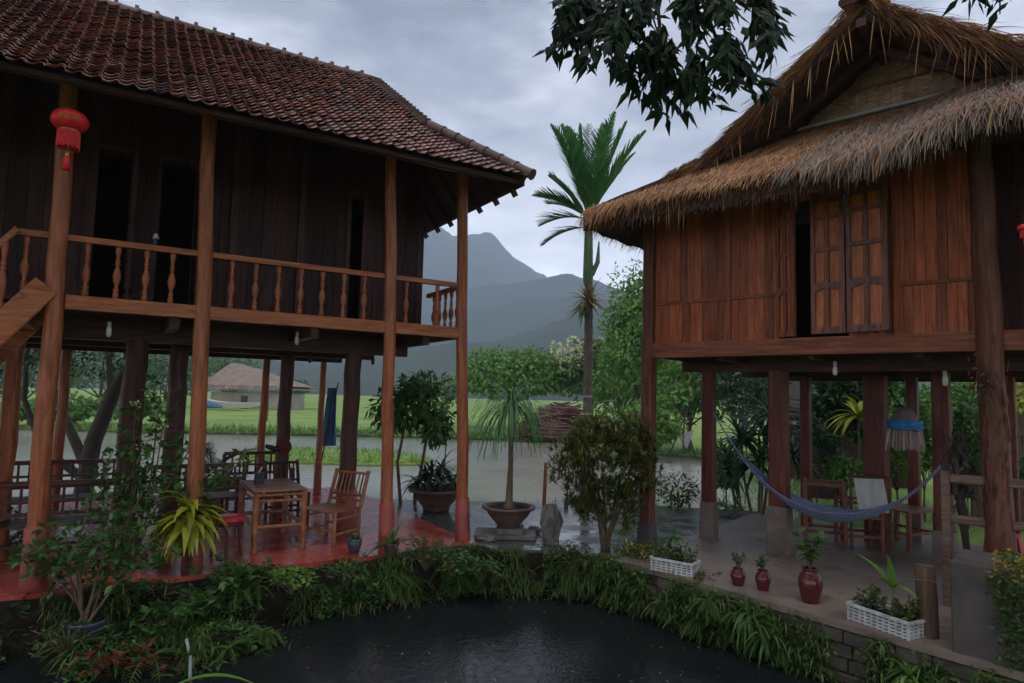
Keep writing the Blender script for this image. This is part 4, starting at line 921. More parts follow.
zt = at(508, 400, P.y).z; m_ = MB(); m_.tube([(0, 0, .33), (0, 0, .42), (.01, 0, .9), (0, 0, zt-.1), (0, 0, zt)], [.10, .05, .032, .035, .03], 9); m_.build('stem', M['stem'], o)
m_ = MB()
for i in range(260): d = rdir(rr, .0, .97); m_.blade((0, 0, zt-rr.random()*.12), d, rr.uniform(.55, .95), .013, rr.uniform(1.6, 3.2), 7, None, 0, .8, .3)
m_.build('foliage', M['palm'], o)
P = gz(436, 510, 0); o = thing('potted_dracaena', 'dense dark-leaved plant in a wide brown bowl between the two end balcony posts', 'potted plant', P); bo = empty('planter', (0, 0, 0)); bo.parent = o; bowl(bo, .40, .33, M['terra'], .5)
m_ = MB()
for hx, hy, hz_ in [(0, 0, .42), (.18, 0, .5), (-.2, .05, .5), (.05, .1, .62), (-.08, -.08, .55), (.25, -.05, .4), (-.3, 0, .4)]:
    for i in range(26): d = rdir(rr, .0, .98); m_.blade((hx, hy, hz_), d, rr.uniform(.28, .48), .05, rr.uniform(1.0, 2.2), 5, None, .25)
m_.build('foliage', M['lfd'], o); m_ = MB(); m_.tube([(0, 0, .25), (.05, .1, .62)], .025); m_.tube([(0, 0, .25), (-.2, 0, .6)], .02); m_.build('stem', M['stem'], o)
# upright rock, stones, stake
def rock(name, label, P, sx, sy, sz_, seed, n=14):
    m_ = MB(); prof = []; 
    for i in range(n+1):
        t = i/n; prof.append((max(.001, math.sin(math.pi*t)**.45), -math.cos(math.pi*t)*.5+.5))
    vs = []
    for r, z in prof:
        for j in range(18):
            a = 2*math.pi*j/18; p = V((math.cos(a)*r, math.sin(a)*r, z)); k = 1+.50*noise.noise(p*2.2+V((seed, 0, 0)))+.18*noise.noise(p*6+V((seed, 0, 0))); vs.append(V((p.x*sx*k*(1-.3*z), p.y*sy*k*(1-.3*z), z*sz_*(1+.06*noise.noise(p*4)))))
    m_.add(vs, [(i*18+j, i*18+(j+1) % 18, (i+1)*18+(j+1) % 18, (i+1)*18+j) for i in range(n) for j in range(18)], False); o = m_.build(name, M['rock']); o.location = P; tag(o, label, 'rock'); return o
rock('standing_stone', 'upright grey rock right of the wide stone bowl', gz(551, 545, -.02), .15, .12, .50, 6)
rock('low_stone', 'low flat stone between the bowl and the upright rock', gz(534, 534, -.02), .10, .08, .10, 5)
rock('low_stone', 'low flat stone left of the wide stone bowl', gz(487, 541, -.02), .13, .1, .08, 8)
P = gz(543, 528, -.01); m_ = MB(); m_.tube([(0, 0, 0), (.01, 0, .4), (.02, 0, at(543, 462, P.y).z)], [.024, .026, .022], 8); o = m_.build('wooden_stake', M['postL']); o.location = P; tag(o, 'thin upright wooden stake left of the bronze-leaved shrub', 'stake')
P = gz(566, 508, -.01); m_ = MB(); m_.tube([(0, 0, 0), (0, 0, .13)], [.035, .03], 8); o = m_.build('short_stump', M['dark']); o.location = P; tag(o, 'very short dark wooden peg on the lake edge behind the standing rock', 'stump')
# bronze croton shrub
P = gz(606, 548, -.02); o = thing('croton_shrub', 'tall bronze and yellow-green narrow-leaved shrub beside the corner post of the thatched house', 'shrub', P); rr = random.Random(62)
m_ = MB(); cm = MB(); zc_ = at(604, 462, P.y).z; rz = at(604, 412, P.y).z-zc_; rx = 55/F_PX*P.y
for i in range(9): e = V((rr.uniform(-.45, .45), rr.uniform(-.3, .3), zc_+rr.uniform(-.2, .3))); m_.tube([(rr.uniform(-.06, .06), 0, 0), e*.45+V((0, 0, .1)), e], [.02, .016, .008], 6)
m_.build('stem', M['stem'], o)
for i in range(820):
    d = rdir(rr, -.85, 1); r = rr.uniform(.2, 1)**.45; k = 1+.12*noise.noise(d*2); h = V((d.x*rx*r*k, d.y*rx*r*k*.8, zc_+d.z*(rz if d.z > 0 else rz*1.45)*r*k)); 
    if h.z < zc_-.25: h.x *= .85; h.y *= .8
    for j in range(15): e = (rdir(rr, -.3, 1)+d*.5).normalized(); cm.blade(h, e, rr.uniform(.07, .13), .022, rr.uniform(.0, .6), 3, None, 0, .4, .3)
cm.build('foliage', M['croton'], o)
# young plants beside post 387 & yellow-green dracaena
P = gz(186, 578, -.05); o = thing('yellow_dracaena', 'bright yellow-green broad-leaved plant on a dark stem in front of the red terrace', 'plant', P); rr = random.Random(63)
m_ = MB(); hz_ = .62
for i in range(95): d = rdir(rr, -.05, .97); m_.blade((d.x*.02, d.y*.02, hz_+rr.uniform(-.2, .06)), d, rr.uniform(.30, .50), .085, rr.uniform(1.2, 2.8), 6, None, .25)
m_.build('foliage', M['lfy'], o); m_ = MB(); m_.tube([(0, 0, -.25), (.02, 0, .2), (0, 0, hz_)], [.03, .025, .022], 7); m_.build('stem', M['trunkd'], o)
P = gz(391, 556, -.02); o = thing('potted_spathe_plant', 'small potted plant with strap leaves at the foot of the balcony post', 'potted plant', P); m_ = MB(); m_.lathe([(0, 0), (.06, 0), (.085, .13), (.09, .14), (.07, .14), (0, .12)], 14); m_.build('pot', M['terra'], o); m_ = MB()
for i in range(16): d = rdir(rr, .3, .98); m_.blade((0, 0, .12), d, rr.uniform(.22, .45), .04, 1.2, 5, None, .2)
m_.build('foliage', M['lf'], o)
P = gz(354, 553, 0); o = thing('small_terrace_pot', 'small dark flower pot with a sprig beside the bamboo chair', 'potted plant', P); m_ = MB(); m_.lathe([(0, 0), (.05, 0), (.08, .09), (.085, .16), (.075, .16), (0, .14)], 14); m_.build('pot', M['bluepot'], o); m_ = MB()
for i in range(26): d = rdir(rr, .2, .98); m_.blade((0, 0, .14), d, rr.uniform(.08, .2), .025, .8, 3)
m_.build('foliage', M['lf'], o)
# cycad behind left bench
P = LF.w(*[LF.pix(212, 470, 4.3)[0], 4.3, 0]); o = thing('sago_cycad', 'dark feathery cycad in a tub behind the dark bench', 'potted plant', P); bo = empty('planter', (0, 0, 0)); bo.parent = o; bowl(bo, .32, .3, M['terra'])
m_ = MB(); 
for i in range(18): d = rdir(rr, .15, .9); frond(m_, (0, 0, .42), d, rr.uniform(.6, .95), 16, .022, .17, 1.0, rr)
m_.build('frond', M['lfd'], o)
# spiderlily/ground plants by the balcony at left: tall leafy shrub
def shoot_shrub(name, label, cat, P, stems, leafL, leafW, mat, seed, dens=26, flower=None, group=None, loc=False):
    rr = random.Random(seed); o = thing(name, label, cat, P, 0, group); sm_ = MB(); cm = MB(); fl = MB(); hasf = False
    for (ex, ey, ez) in stems:
        b = V((rr.uniform(-.05, .05), rr.uniform(-.05, .05), 0)); e = V((ex, ey, ez)); mid = b.lerp(e, .5)+V((rr.uniform(-.08, .08), rr.uniform(-.08, .08), .08)); sm_.tube([b, mid, e], [.014, .010, .005], 5)
        for k in range(dens):
            t = rr.uniform(.35, 1.02); p = (b.lerp(mid, t*2) if t < .5 else mid.lerp(e, (t-.5)*2))+rdir(rr)*.05
            tw = rdir(rr, -.2, .7); q = p+tw*rr.uniform(.03, .16); sm_.tube([p, q], [.004, .003], 3, False, False)
            for _ in range(4): dd = (tw+rdir(rr)*.9+V((0, 0, -.3))).normalized(); cm.leaf(q, dd, V((0, 0, 1))+rdir(rr)*.5, leafL*rr.uniform(.6, 1.2), leafW*rr.uniform(.7, 1.2))
        if flower and rr.random() < .8:
            for k in range(14): fl.leaf(e+rdir(rr)*.04, rdir(rr), rdir(rr), .035, .03); hasf = True
    sm_.build('stem', M['stem'], o); cm.build('foliage', mat, o)
    if hasf: fl.build('blossom', flower, o)
    return o
P = gz(85, 621, -.20); o = shoot_shrub('potted_shrub', 'many-stemmed leafy shrub in a blue-grey glazed pot at the lower left', 'potted plant', (P.x, P.y, -.20), [(-.35, 0, .75), (-.1, .1, .95), (.15, 0, 1.0), (.4, 0, .8), (-.55, 0, .55), (.6, .1, .6), (.05, -.1, .7), (.3, .2, 1.05)], .085, .045, M['lf'], 71, 34)
m_ = MB(); m_.lathe([(0, -.17), (.10, -.17), (.13, -.12), (.155, -.03), (.175, 0), (.175, .015), (.15, .012), (.14, -.02), (0, -.02)], 22); pb = m_.build('pot', M['bluepot'], o)
P = gz(120, 585, -.1); shoot_shrub('flowering_shrub', 'tall airy shrub with small pale flowers in front of the dark benches', 'shrub', (P.x, P.y, -.3), [(-.15, .3, 1.9), (.1, .3, 2.1), (.2, .2, 1.7), (-.4, .3, 1.35), (.0, .2, 1.5), (.45, .3, 1.5), (-.1, .1, 1.1), (.6, .4, 1.2), (.9, .4, 1.35), (.7, .3, .95)], .10, .05, M['lf'], 72, 38, M['fl_y'])
P = gz(10, 560, -.1); shoot_shrub('fine_leaved_shrub', 'loose fine-leaved shrub at the left edge before the first balcony post', 'shrub', (P.x+.1, P.y-.3, -.4), [(-.3, 0, .8), (.1, 0, .9), (.3, 0, .65), (-.1, .1, .6), (.45, 0, .85)], .08, .035, M['lf'], 73, 40)

# ---- foreground mound and bank ground cover
mo = MB(); n_ = 44; Pm = gz(120, 668, -.5)
for j in range(n_+1):
    for i in range(n_+1):
        x = (i/n_-.5)*3.4; y = (j/n_-.5)*1.9; d = math.sqrt((x/1.55)**2+(y/.85)**2); z = -.38+.0-(.55 if x > -.6 else .55+1.6*(-x-.6))*max(0, d-.35)**1.3+.10*noise.noise(V((x*2, y*2, 4)))+.05*noise.noise(V((x*7, y*7, 1))); mo.v.append((x, y, z))
mo.f = [(j*(n_+1)+i, j*(n_+1)+i+1, (j+1)*(n_+1)+i+1, (j+1)*(n_+1)+i) for j in range(n_) for i in range(n_)]; mo.sm = [True]*len(mo.f)
o = mo.build('bank_soil', M['soil']); o.location = (Pm.x+.05, Pm.y+.28, 0); o.rotation_euler = (0, 0, .3); tag(o, kind='structure')
# soil ledge under the terrace and along the path
def ledge(name, pts, out, zt, depth, seed):
    m_ = MB(); N = 60
    for i in range(N+1):
        t = i/N*(len(pts)-1); k = min(int(t), len(pts)-2); p = V(pts[k]).lerp(V(pts[k+1]), t-k); oo = V(out[k]).lerp(V(out[k+1]), t-k)
        for j in range(9):
            s_ = j/8; q = p+oo*(s_*depth-.02)*(1+.25*noise.noise(V((t*3, j*.3, seed)))); z = zt-.02-(.06*s_ if s_ < .4 else .024+(s_-.4)*1.25)+.03*noise.noise(V((t*6, j*.9, seed+5))); m_.v.append((q.x, q.y, z))
    m_.f = [(i*9+j, (i+1)*9+j, (i+1)*9+j+1, i*9+j+1) for i in range(N) for j in range(8)]; m_.sm = [True]*len(m_.f)
    return tag(m_.build(name, M['soil']), kind='structure')
EL = [LF.w(u, -.25) for u in (-9.4, -6, -4, -2, .05)]; oL = [-LF.y]*5
EM = [LF.w(.0, -.25), gz(470, 549), gz(540, 550), gz(600, 556), RF.w(.10, -.92)]; oM = [-LF.y, V((.1, -1, 0)), V((0, -1, 0)), V((-.2, -1, 0)), -RF.y]
ledge('bank_soil', EL, oL, -.02, .30, 1); ledge('bank_soil', EM, oM, -.02, .18, 2)
def mat_cover(m_, p, n, rad_, rr, hang=.3, kinds=(0, 1)):
    for i in range(n):
        q = p+V((rr.uniform(-rad_, rad_), rr.uniform(-rad_, rad_), rr.uniform(-.02, .05)))
        if rr.random() < .5: m_.blade(q, rdir(rr, .0, .9)+V((0, -.15, 0)), rr.uniform(.07, .2), .012, rr.uniform(.8, 2.5), 3)
        else: m_.leaf(q, rdir(rr, -.5, .7), V((0, 0, 1))+rdir(rr)*.6, rr.uniform(.03, .07), rr.uniform(.02, .04))
rr = random.Random(81)
def along(pts, t): t = t*(len(pts)-1); k = min(int(t), len(pts)-2); return V(pts[k]).lerp(V(pts[k+1]), t-k)
ELv = [LF.w(u, -.25) for u in (-5.0, -3.5, -2, -1, .05)]
cov = {k: MB() for k in ('grass', 'lfd', 'lf', 'dead')}
def patch(q, base=12):
    a = noise.noise(V((q.x*2.3, q.y*2.3, q.z*2+1))); b = noise.noise(V((q.x*3.1+7, q.y*3.1, q.z*3))); 
    if a < -.12: return
    k = 'grass' if b > .12 else ('lfd' if b > -.14 else 'lf'); m_ = cov[k]; n = int(base*(.6+1.2*max(0, a+.3)))
    for i in range(n):
        p = q+V((rr.uniform(-.08, .08), rr.uniform(-.08, .08), rr.uniform(-.02, .05)))
        if k == 'grass': m_.blade(p, rdir(rr, .0, .9)+V((0, -.15, 0)), rr.uniform(.07, .22), rr.uniform(.007, .013), rr.uniform(.8, 2.5), 3)
        elif k == 'lfd': m_.leaf(p, rdir(rr, -.5, .7), V((0, 0, 1))+rdir(rr)*.6, rr.uniform(.03, .06), rr.uniform(.02, .035))
        else: m_.leaf(p, rdir(rr, -.6, .8), V((0, 0, 1))+rdir(rr)*.5, rr.uniform(.05, .10), rr.uniform(.018, .035))
    if rr.random() < .35:
        for i in range(3): cov['dead'].blade(q+rdir(rr)*.06, rdir(rr, -.3, .9), rr.uniform(.08, .25), .008, 2, 3)
for i in range(1000):
    p = along(ELv, rr.random()); s_ = rr.random()**1.0; q = p-LF.y*(.02+.32*s_); q.z = -.05-.42*max(0, s_-.25)/.75+.02; patch(q)
for i in range(430):
    t = rr.random(); p = along(EM, t); s_ = rr.random(); q = p+V((0, -1, 0))*(.22*s_); q.z = -.05-.40*max(0, s_-.15)/.85+.02; patch(q)
pot_xy = V((gz(85, 621, -.20).x, gz(85, 621, -.20).y, 0))
for i in range(900):
    q = V((rr.gauss(0, .62), rr.gauss(0, .36), 0)); d = math.sqrt((q.x/1.55)**2+(q.y/.85)**2)
    if d > 1.0 or q.x < -.8: continue
    q.z = -.38-.55*max(0, d-.35)**1.3+.03; q = Matrix.Rotation(.3, 3, 'Z') @ q+V((Pm.x+.05, Pm.y+.28, 0))
    if (V((q.x, q.y, 0))-pot_xy).length < .2: continue
    patch(q)
for k, mt, lab in (('lfd', M['lfd'], 'dark small-leaved creeper on the pond banks'), ('lf', M['lf'], 'longer-leaved green weeds on the pond banks'), ('dead', M['dry'], 'dry brown blades among the bank greenery')): tag(cov[k].build('bank_weeds', mt), lab, None, None, 'stuff')
gc = cov['grass']
tag(gc.build('bank_ground_cover', M['grass'], None), 'tangled grass and creepers covering the pond banks', None, None, 'stuff')
# creeping cover hanging on the right wall
gc = MB()
def RW(a, off, z): v = (-.93-.04*(a-.12)/.5 if a < .65 else -.965-(a-.65)*.16); return RF.w(a, v-off, z)
for i in range(820):
    a = .1+rr.random()**1.3*3.6; dens = .65 if a < 1.5 else .8
    if noise.noise(V((a*2.1, 3, 0))) < -.22: continue
    if rr.random() > dens: continue
    z = -rr.random()**(.9 if a < 1.6 else .6)*.5; off = .03+.1*rr.random()+(.10 if a < 1.6 else 0)*rr.random(); mat_cover(gc, RW(a, off, z), 15, .06, rr)
tag(gc.build('wall_creeper', M['grass']), 'small-leaved creeper and moss hanging over the low stone wall', None, None, 'stuff')
# lake edge grass, far bank grass, islet grass
gl = MB()
def edge_grass(P0, P1, n, wd, h0, h1, bw, z):
    for i in range(n):
        p = V(P0).lerp(V(P1), rr.random())+V((rr.gauss(0, wd), rr.gauss(0, wd), 0)); p.z = z; gl.blade(p, rdir(rr, .55, .98), rr.uniform(h0, h1), bw, .8, 2)
edge_grass((-1.5, 11.35, 0), (.9, 11.65, 0), 1500, .12, .08, .24, .018, -.2); edge_grass((.9, 11.65, 0), (3.2, 11.7, 0), 1500, .12, .08, .28, .02, -.2); edge_grass((-4, 11.8, 0), (-1.4, 11.3, 0), 900, .15, .1, .3, .02, -.25)
edge_grass((-22, 32.2, 0), (-4, 33.6, 0), 6000, .7, .2, .55, .06, -.38); edge_grass((-4, 33.6, 0), (2.4, 33.0, 0), 3500, .6, .2, .5, .06, -.38); edge_grass((4.2, 27.6, 0), (9, 24.5, 0), 2600, .7, .15, .4, .04, -.35)
edge_grass((8.8, 23, 0), (6.4, 14.5, 0), 2600, .7, .12, .4, .03, -.35); edge_grass((5.2, 12.6, 0), (10, 12.6, 0), 2600, .8, .1, .35, .02, -.33)
for i in range(5200):
    x, y = rr.uniform(-9.2, -2.6), rr.uniform(20, 24.2)
    if inpoly(x, y, islet): gl.blade((x, y, -.42), rdir(rr, .6, .98), rr.uniform(.15, .4), .03, .8, 2)
tag(gl.build('shore_grass', M['lfb']), 'bright grass along the lake shore and on the islet', None, None, 'stuff')
# ---- fern clumps (individuals)
def fern_proto(seed, n=13, L_=.34):
    rr = random.Random(seed); o = empty('fern_clump'); m_ = MB()
    for i in range(n):
        d = rdir(rr, .15, .85); a_ = []; frond(m_, (0, 0, 0), d, L_*rr.uniform(.7, 1.15), 13, .012, .085*L_/.34, 1.9, rr, .9, .3)
    m_.build('frond', M['grass'], o); return o
fp = [fern_proto(91), fern_proto(92, 16, .30), fern_proto(93, 10, .42)]
for f in fp: f['category'] = 'fern'
spots = []; rr = random.Random(95)
for i in range(20): t = (i+.5)/20; p = along(ELv, .30+.70*t)-LF.y*rr.uniform(.06, .26); p.z = -.10-rr.random()*.22; spots.append((p, 'green fern clump on the bank below the red terrace edge', 'ferns below the terrace edge'))
for i in range(15): t = (i+.5)/15; p = along(EM, t)+V((0, -rr.uniform(.03, .16), 0)); p.z = -.10-rr.random()*.25; spots.append((p, 'green fern clump on the bank at the far corner of the pond', 'ferns at the pond corner'))
for i in range(13): a = .12+i*.16+rr.uniform(-.05, .05); spots.append((RW(a, .08+rr.random()*.12, -.08-rr.random()*.3), 'green fern clump growing out of the low stone wall', 'ferns on the stone wall'))
for i in range(9): p = V((rr.uniform(-1.15, 1.1), rr.uniform(-.45, .4), 0)); p = Matrix.Rotation(.3, 3, 'Z') @ p+V((Pm.x+.05, Pm.y+.28, -.38)); spots.append((p, 'green fern clump on the planted mound at the lower left', 'ferns on the left mound'))
for i, (p, lab, grp) in enumerate(spots):
    k = i % 3
    c = fp[k] if i < 3 else copy_tree(fp[k])
    c.location = p; c.rotation_euler = (0, 0, rr.uniform(0, 6.28)); s_ = rr.uniform(.5, .95); c.scale = (s_, s_, s_); c['label'] = lab; c['group'] = grp
# strap clump hanging low on the wall, spider plants
for i, (a, z, L_, lab) in enumerate([(1.75, -.12, .38, 'long drooping strap-leaved clump on the wall below the smallest red jars'), (1.95, -.25, .34, 'long drooping strap-leaved clump low on the wall near the water'), (3.05, -.22, .26, 'pale grassy tuft on the wall below the long white crate')]):
    strap_plant('hanging_strap_plant', lab, 'plant', RW(a, .1, z), 38, L_, .03, 2.6, M['lf'] if i < 2 else M['lfb'], 100+i, .0, 0, None, 'strap plants on the wall', 5, .2)
strap_plant('spider_plant', 'low tuft of narrow arching leaves in a clay dish at the lower left', 'plant', gz(78, 650, -.36), 60, .34, .018, 2.0, M['lf'], 104)
o = thing('arching_leaf', 'single long green leaf arching low over the dark water at the bottom left', 'leaf', gz(168, 690, -.46)); m_ = MB(); m_.blade((0, 0, 0), (.8, .1, .55), .78, .06, 1.25, 9, None, .3); m_.build('blade', M['lfb'], o)
strap_plant('arching_leaf_plant', 'small strap-leaved plant beside the pale pipe at the bottom left', 'plant', gz(185, 680, -.5), 5, .62, .05, 1.6, M['lf'], 109, .2)
o = thing('red_leaf_plant', 'patch of dull red leaves at the bottom of the left mound', 'plant', gz(122, 668, -.40)); m_ = MB()
for i in range(110): q = V((rr.gauss(0, .17), rr.gauss(0, .1), rr.uniform(0, .12))); m_.leaf(q, rdir(rr, -.2, .8), V((0, 0, 1))+rdir(rr)*.4, .07, .04)
m_.build('foliage', M['fl_r'], o)
m_ = MB(); m_.tube([(0, 0, 0), (-.01, 0, .2), (-.05, 0, .33)], .012, 7); o = m_.build('pond_pipe', M['cloth']); o.location = gz(190, 683, -.5); tag(o, 'thin pale pipe sticking up from the water at the lower left', 'pipe')
# orange-tipped plant by the corner post
def tuft(name, label, P, w_, h, n, mats, seed, hang=0):
    rr = random.Random(seed); o = thing(name, label, 'plant', P); a = MB(); b = MB()
    for i in range(n):
        q = V((rr.gauss(0, w_), rr.gauss(0, w_*.6), rr.uniform(0, h))); (b if rr.random() < .3 else a).leaf(q, rdir(rr, -.3, .9), rdir(rr, .2, 1), .05, .022)
    a.build('foliage', mats[0], o); b.build('leaf_tips', mats[1], o); return o
tuft('orange_tipped_plant', 'low plant with yellow-orange tips in front of the corner post', gz(645, 562, -.04), .13, .2, 420, (M['grass'], M['fl_o']), 105)
tuft('orange_tipped_plant', 'small yellow-orange tuft left of the white crate by the corner post', gz(628, 560, -.06), .08, .16, 200, (M['grass'], M['fl_o']), 106)
# overhead branch of a tree that stands behind the viewer
o = thing('overhanging_tree', 'dark glossy-leaved branch hanging into the top of the view between the two roofs', 'tree', (1.4, -2.6, GROUND_Z-.9)); rr = random.Random(111); O_ = V(o.location)
m_ = MB(); e0 = V((.75, 3.9, 5.2)); m_.tube([(0, 0, 0), (.1, 0, 2.5), (0, .3, 4.6)], [.22, .2, .17], 10); m_.tube([(0, .3, 4.5), V((1.2, .5, 5.3))-O_, V((1.0, 2.5, 5.5))-O_, e0-O_], [.15, .12, .08, .05], 8)
cm = MB()
def twig(p, q, n, rr):
    p = V(p); q = V(q); mid = p.lerp(q, .5)+V((rr.uniform(-.05, .05), rr.uniform(-.05, .05), .06)); m_.tube([p-O_, mid-O_, q-O_], [.014, .009, .004], 5)
    for k in range(n):
        t = rr.uniform(.25, 1.0); c = (p.lerp(mid, t*2) if t < .5 else mid.lerp(q, t*2-1))
        d = ((q-p).normalized()*.5+rdir(rr)*.8+V((0, 0, -.55))).normalized(); s0 = c+rdir(rr)*.05
        cm.leaf(s0-O_, d, V((rr.uniform(-.6, .6), -1, .5)), rr.uniform(.07, .18), rr.uniform(.032, .062))
hubs = [(at(px, py, Y)) for px, py, Y in ((585, -10, 4.1), (640, -15, 4.2), (700, -10, 4.0), (750, -5, 4.1), (660, 30, 4.2), (715, 35, 4.0), (690, 60, 4.1), (620, 10, 4.0))]
for h in hubs: m_.tube([e0-O_, (e0.lerp(h, .5)+V((0, 0, .1)))-O_, h-O_], [.03, .02, .012], 6)
ends = [(552, 55, 0), (560, 20, 0), (556, 38, 0), (575, 52, 0), (590, 62, 7), (605, 50, 7), (600, 20, 0), (570, 5, 0), (640, 60, 4), (630, 88, 4), (650, 105, 4), (668, 120, 4), (655, 80, 4), (622, 75, 7), (680, 110, 6), (700, 95, 6), (720, 100, 6), (735, 85, 5), (720, 70, 5), (745, 60, 5), (765, 90, 5), (770, 60, 3), (778, 30, 3), (760, 15, 3), (765, 45, 3), (735, 30, 2), (700, 30, 2), (690, 50, 2), (660, 40, 1), (640, 30, 1), (620, 40, 1), (610, 5, 7), (640, 5, 1), (680, 8, 2), (720, 5, 2), (755, -5, 3), (700, 75, 6), (675, 85, 4), (650, 60, 4), (740, 10, 2), (600, -15, 0), (660, -15, 1), (710, -15, 2), (750, 75, 5), (776, 5, 3), (665, 65, 4), (635, 45, 1), (612, 62, 7), (690, 20, 2), (725, 50, 5), (590, 35, 7), (645, 90, 4)]
for px, py, h in ends:
    q = at(px, py, hubs[h].y+rr.uniform(-.25, .25)); twig(hubs[h].lerp(q, rr.uniform(0, .3)), q, 27, rr)
for px, py in ((985, 8), (1000, 14), (965, 2)):
    q = at(px, py, 4.2); h = at(1010, -60, 4.2); twig(h, q, 9, rr)
m_.tube([V((1.2, .5, 5.3))-O_, V((2.4, 2.5, 5.4))-O_, at(1010, -60, 4.2)-O_], [.07, .05, .02], 6)
m_.build('trunk', M['trunkd'], o); cm.build('crown', foliage('glossy_dark_leaves', [(.006, .016, .008), (.012, .03, .011), (.03, .07, .02)], .5, .12, .2), o)

# ================================================================== FURNITURE (left terrace)
def bam(mb, p, q, r=.022): # a bamboo pole with joints
    p = V(p); q = V(q); L_ = (q-p).length; n = max(2, int(L_/.16)); pts = []; rs = []
    for i in range(n+1):
        t = i/n
        for dt, k in ((-.012, 1), (0, 1.12), (.012, 1)):
            tt = min(1, max(0, t+dt*1.0/max(L_, .2))); pts.append(p.lerp(q, tt)); rs.append(r*k)
    mb.tube(pts, rs, 8)
B = LF.loc(gz(251, 554)); tw, td, th = .58, .98, .66
o = thing('bamboo_table', 'rectangular bamboo table with slatted top and stretchers on the red terrace', 'table', LF.w(B[0]+tw/2, B[1]+td/2), LF.rz)
for sx in (-1, 1):
    for sy in (-1, 1): m_ = MB(); bam(m_, (sx*(tw/2-.03), sy*(td/2-.03), 0), (sx*(tw/2-.03), sy*(td/2-.03), th-.02), .034); m_.build('leg', M['bamboo'], o)
m_ = MB(); n_ = 15
for i in range(n_): y = -td/2+.03+(td-.06)*i/(n_-1); m_.bar((-tw/2, y, th), (tw/2, y, th), .058, .016, bev=.004)
m_.build('table_top', M['bamboox'], o)
for z in (th-.045, th-.11, .27):
    for a, b in (((-1, -1), (1, -1)), ((1, -1), (1, 1)), ((1, 1), (-1, 1)), ((-1, 1), (-1, -1))): m_ = MB(); bam(m_, (a[0]*(tw/2-.03), a[1]*(td/2-.03), z), (b[0]*(tw/2-.03), b[1]*(td/2-.03), z), .017 if z > .3 else .022); m_.build('stretcher', M['bamboo'], o)
TB = o
P = LF.w(*LF.loc(at(259, 482, LF.w(B[0]+.28, B[1]+.6).y))[:2]); P.z = th+.01
o = thing('table_caddy', 'small dark holder with a white card standing on the bamboo table', 'holder', P, LF.rz); m_ = MB(); m_.box(-.05, .05, -.05, .05, 0, .12, bev=.01); m_.build('box', M['black'], o); m_ = MB(); m_.bar((-.01, 0, .12), (.03, .0, .19), .07, .004); m_.build('card', M['white'], o)
def bchair(name, label, P, rz, w_, d_, seat, back, mat, bat=9, arm=0, matb=None, group=None):
    # faces local -x; backrest at +x
    o = thing(name, label, 'chair', P, rz, group); matb = matb or mat
    for sy in (-1, 1):
        m_ = MB(); bam(m_, (-d_/2, sy*w_/2, 0), (-d_/2, sy*w_/2, seat+(arm if arm else 0)), .024); m_.build('leg', mat, o)
        m_ = MB(); bam(m_, (d_/2-.03, sy*w_/2, 0), (d_/2-.03, sy*w_/2, seat), .024); m_.build('leg', mat, o)
        m_ = MB(); bam(m_, (-d_/2, sy*w_/2, .12), (d_/2-.03, sy*w_/2, .12), .016); m_.build('stretcher', mat, o)
        m_ = MB(); bam(m_, (-d_/2, sy*w_/2, seat-.09), (d_/2-.03, sy*w_/2, seat-.09), .014); m_.build('stretcher', mat, o)
        if arm: m_ = MB(); bam(m_, (-d_/2-.03, sy*w_/2, seat+arm), (d_/2+.03, sy*w_/2, seat+arm), .022); m_.build('armrest', mat, o)
    for x in (-d_/2, d_/2-.03): m_ = MB(); bam(m_, (x, -w_/2, .16), (x, w_/2, .16), .016); m_.build('stretcher', mat, o)
    m_ = MB(); n_ = 11
    for i in range(n_): x = -d_/2-.02+(d_)*i/(n_-1); m_.bar((x, -w_/2-.02, seat), (x, w_/2+.02, seat), d_/n_*.9, .018, bev=.004)
    m_.build('seat', matb, o)
    b0, b1 = d_/2-.01, d_/2+.12; m_ = MB()
    for sy in (-1, 1): bam(m_, (b0, sy*w_/2, seat), (b1, sy*w_/2, back), .024)
    def bp(z): return b0+(b1-b0)*(z-seat)/(back-seat)
    for z in (seat+.07, seat+.13, back-.03): bam(m_, (bp(z), -w_/2, z), (bp(z), w_/2, z), .016)
    for i in range(bat): y = -w_/2+w_*(i+1)/(bat+1); m_.tube([(bp(seat+.13), y, seat+.13), (bp(back-.03), y, back-.03)], .011, 6)
    m_.build('backrest', mat, o); return o
C0 = LF.loc(gz(331, 540))
bchair('bamboo_chair', 'bamboo chair with spindle back at the right end of the bamboo table', LF.w(C0[0]-.0, C0[1]+.02), LF.rz+rad(32), .50, .46, .38, .80, M['bamboo'], 7)
bchair('bamboo_chair', 'dark bamboo chair on the far side of the bamboo table', LF.w(B[0]+.75, B[1]+1.75), LF.rz+rad(95), .45, .42, .38, .78, M['bdark'], 7)
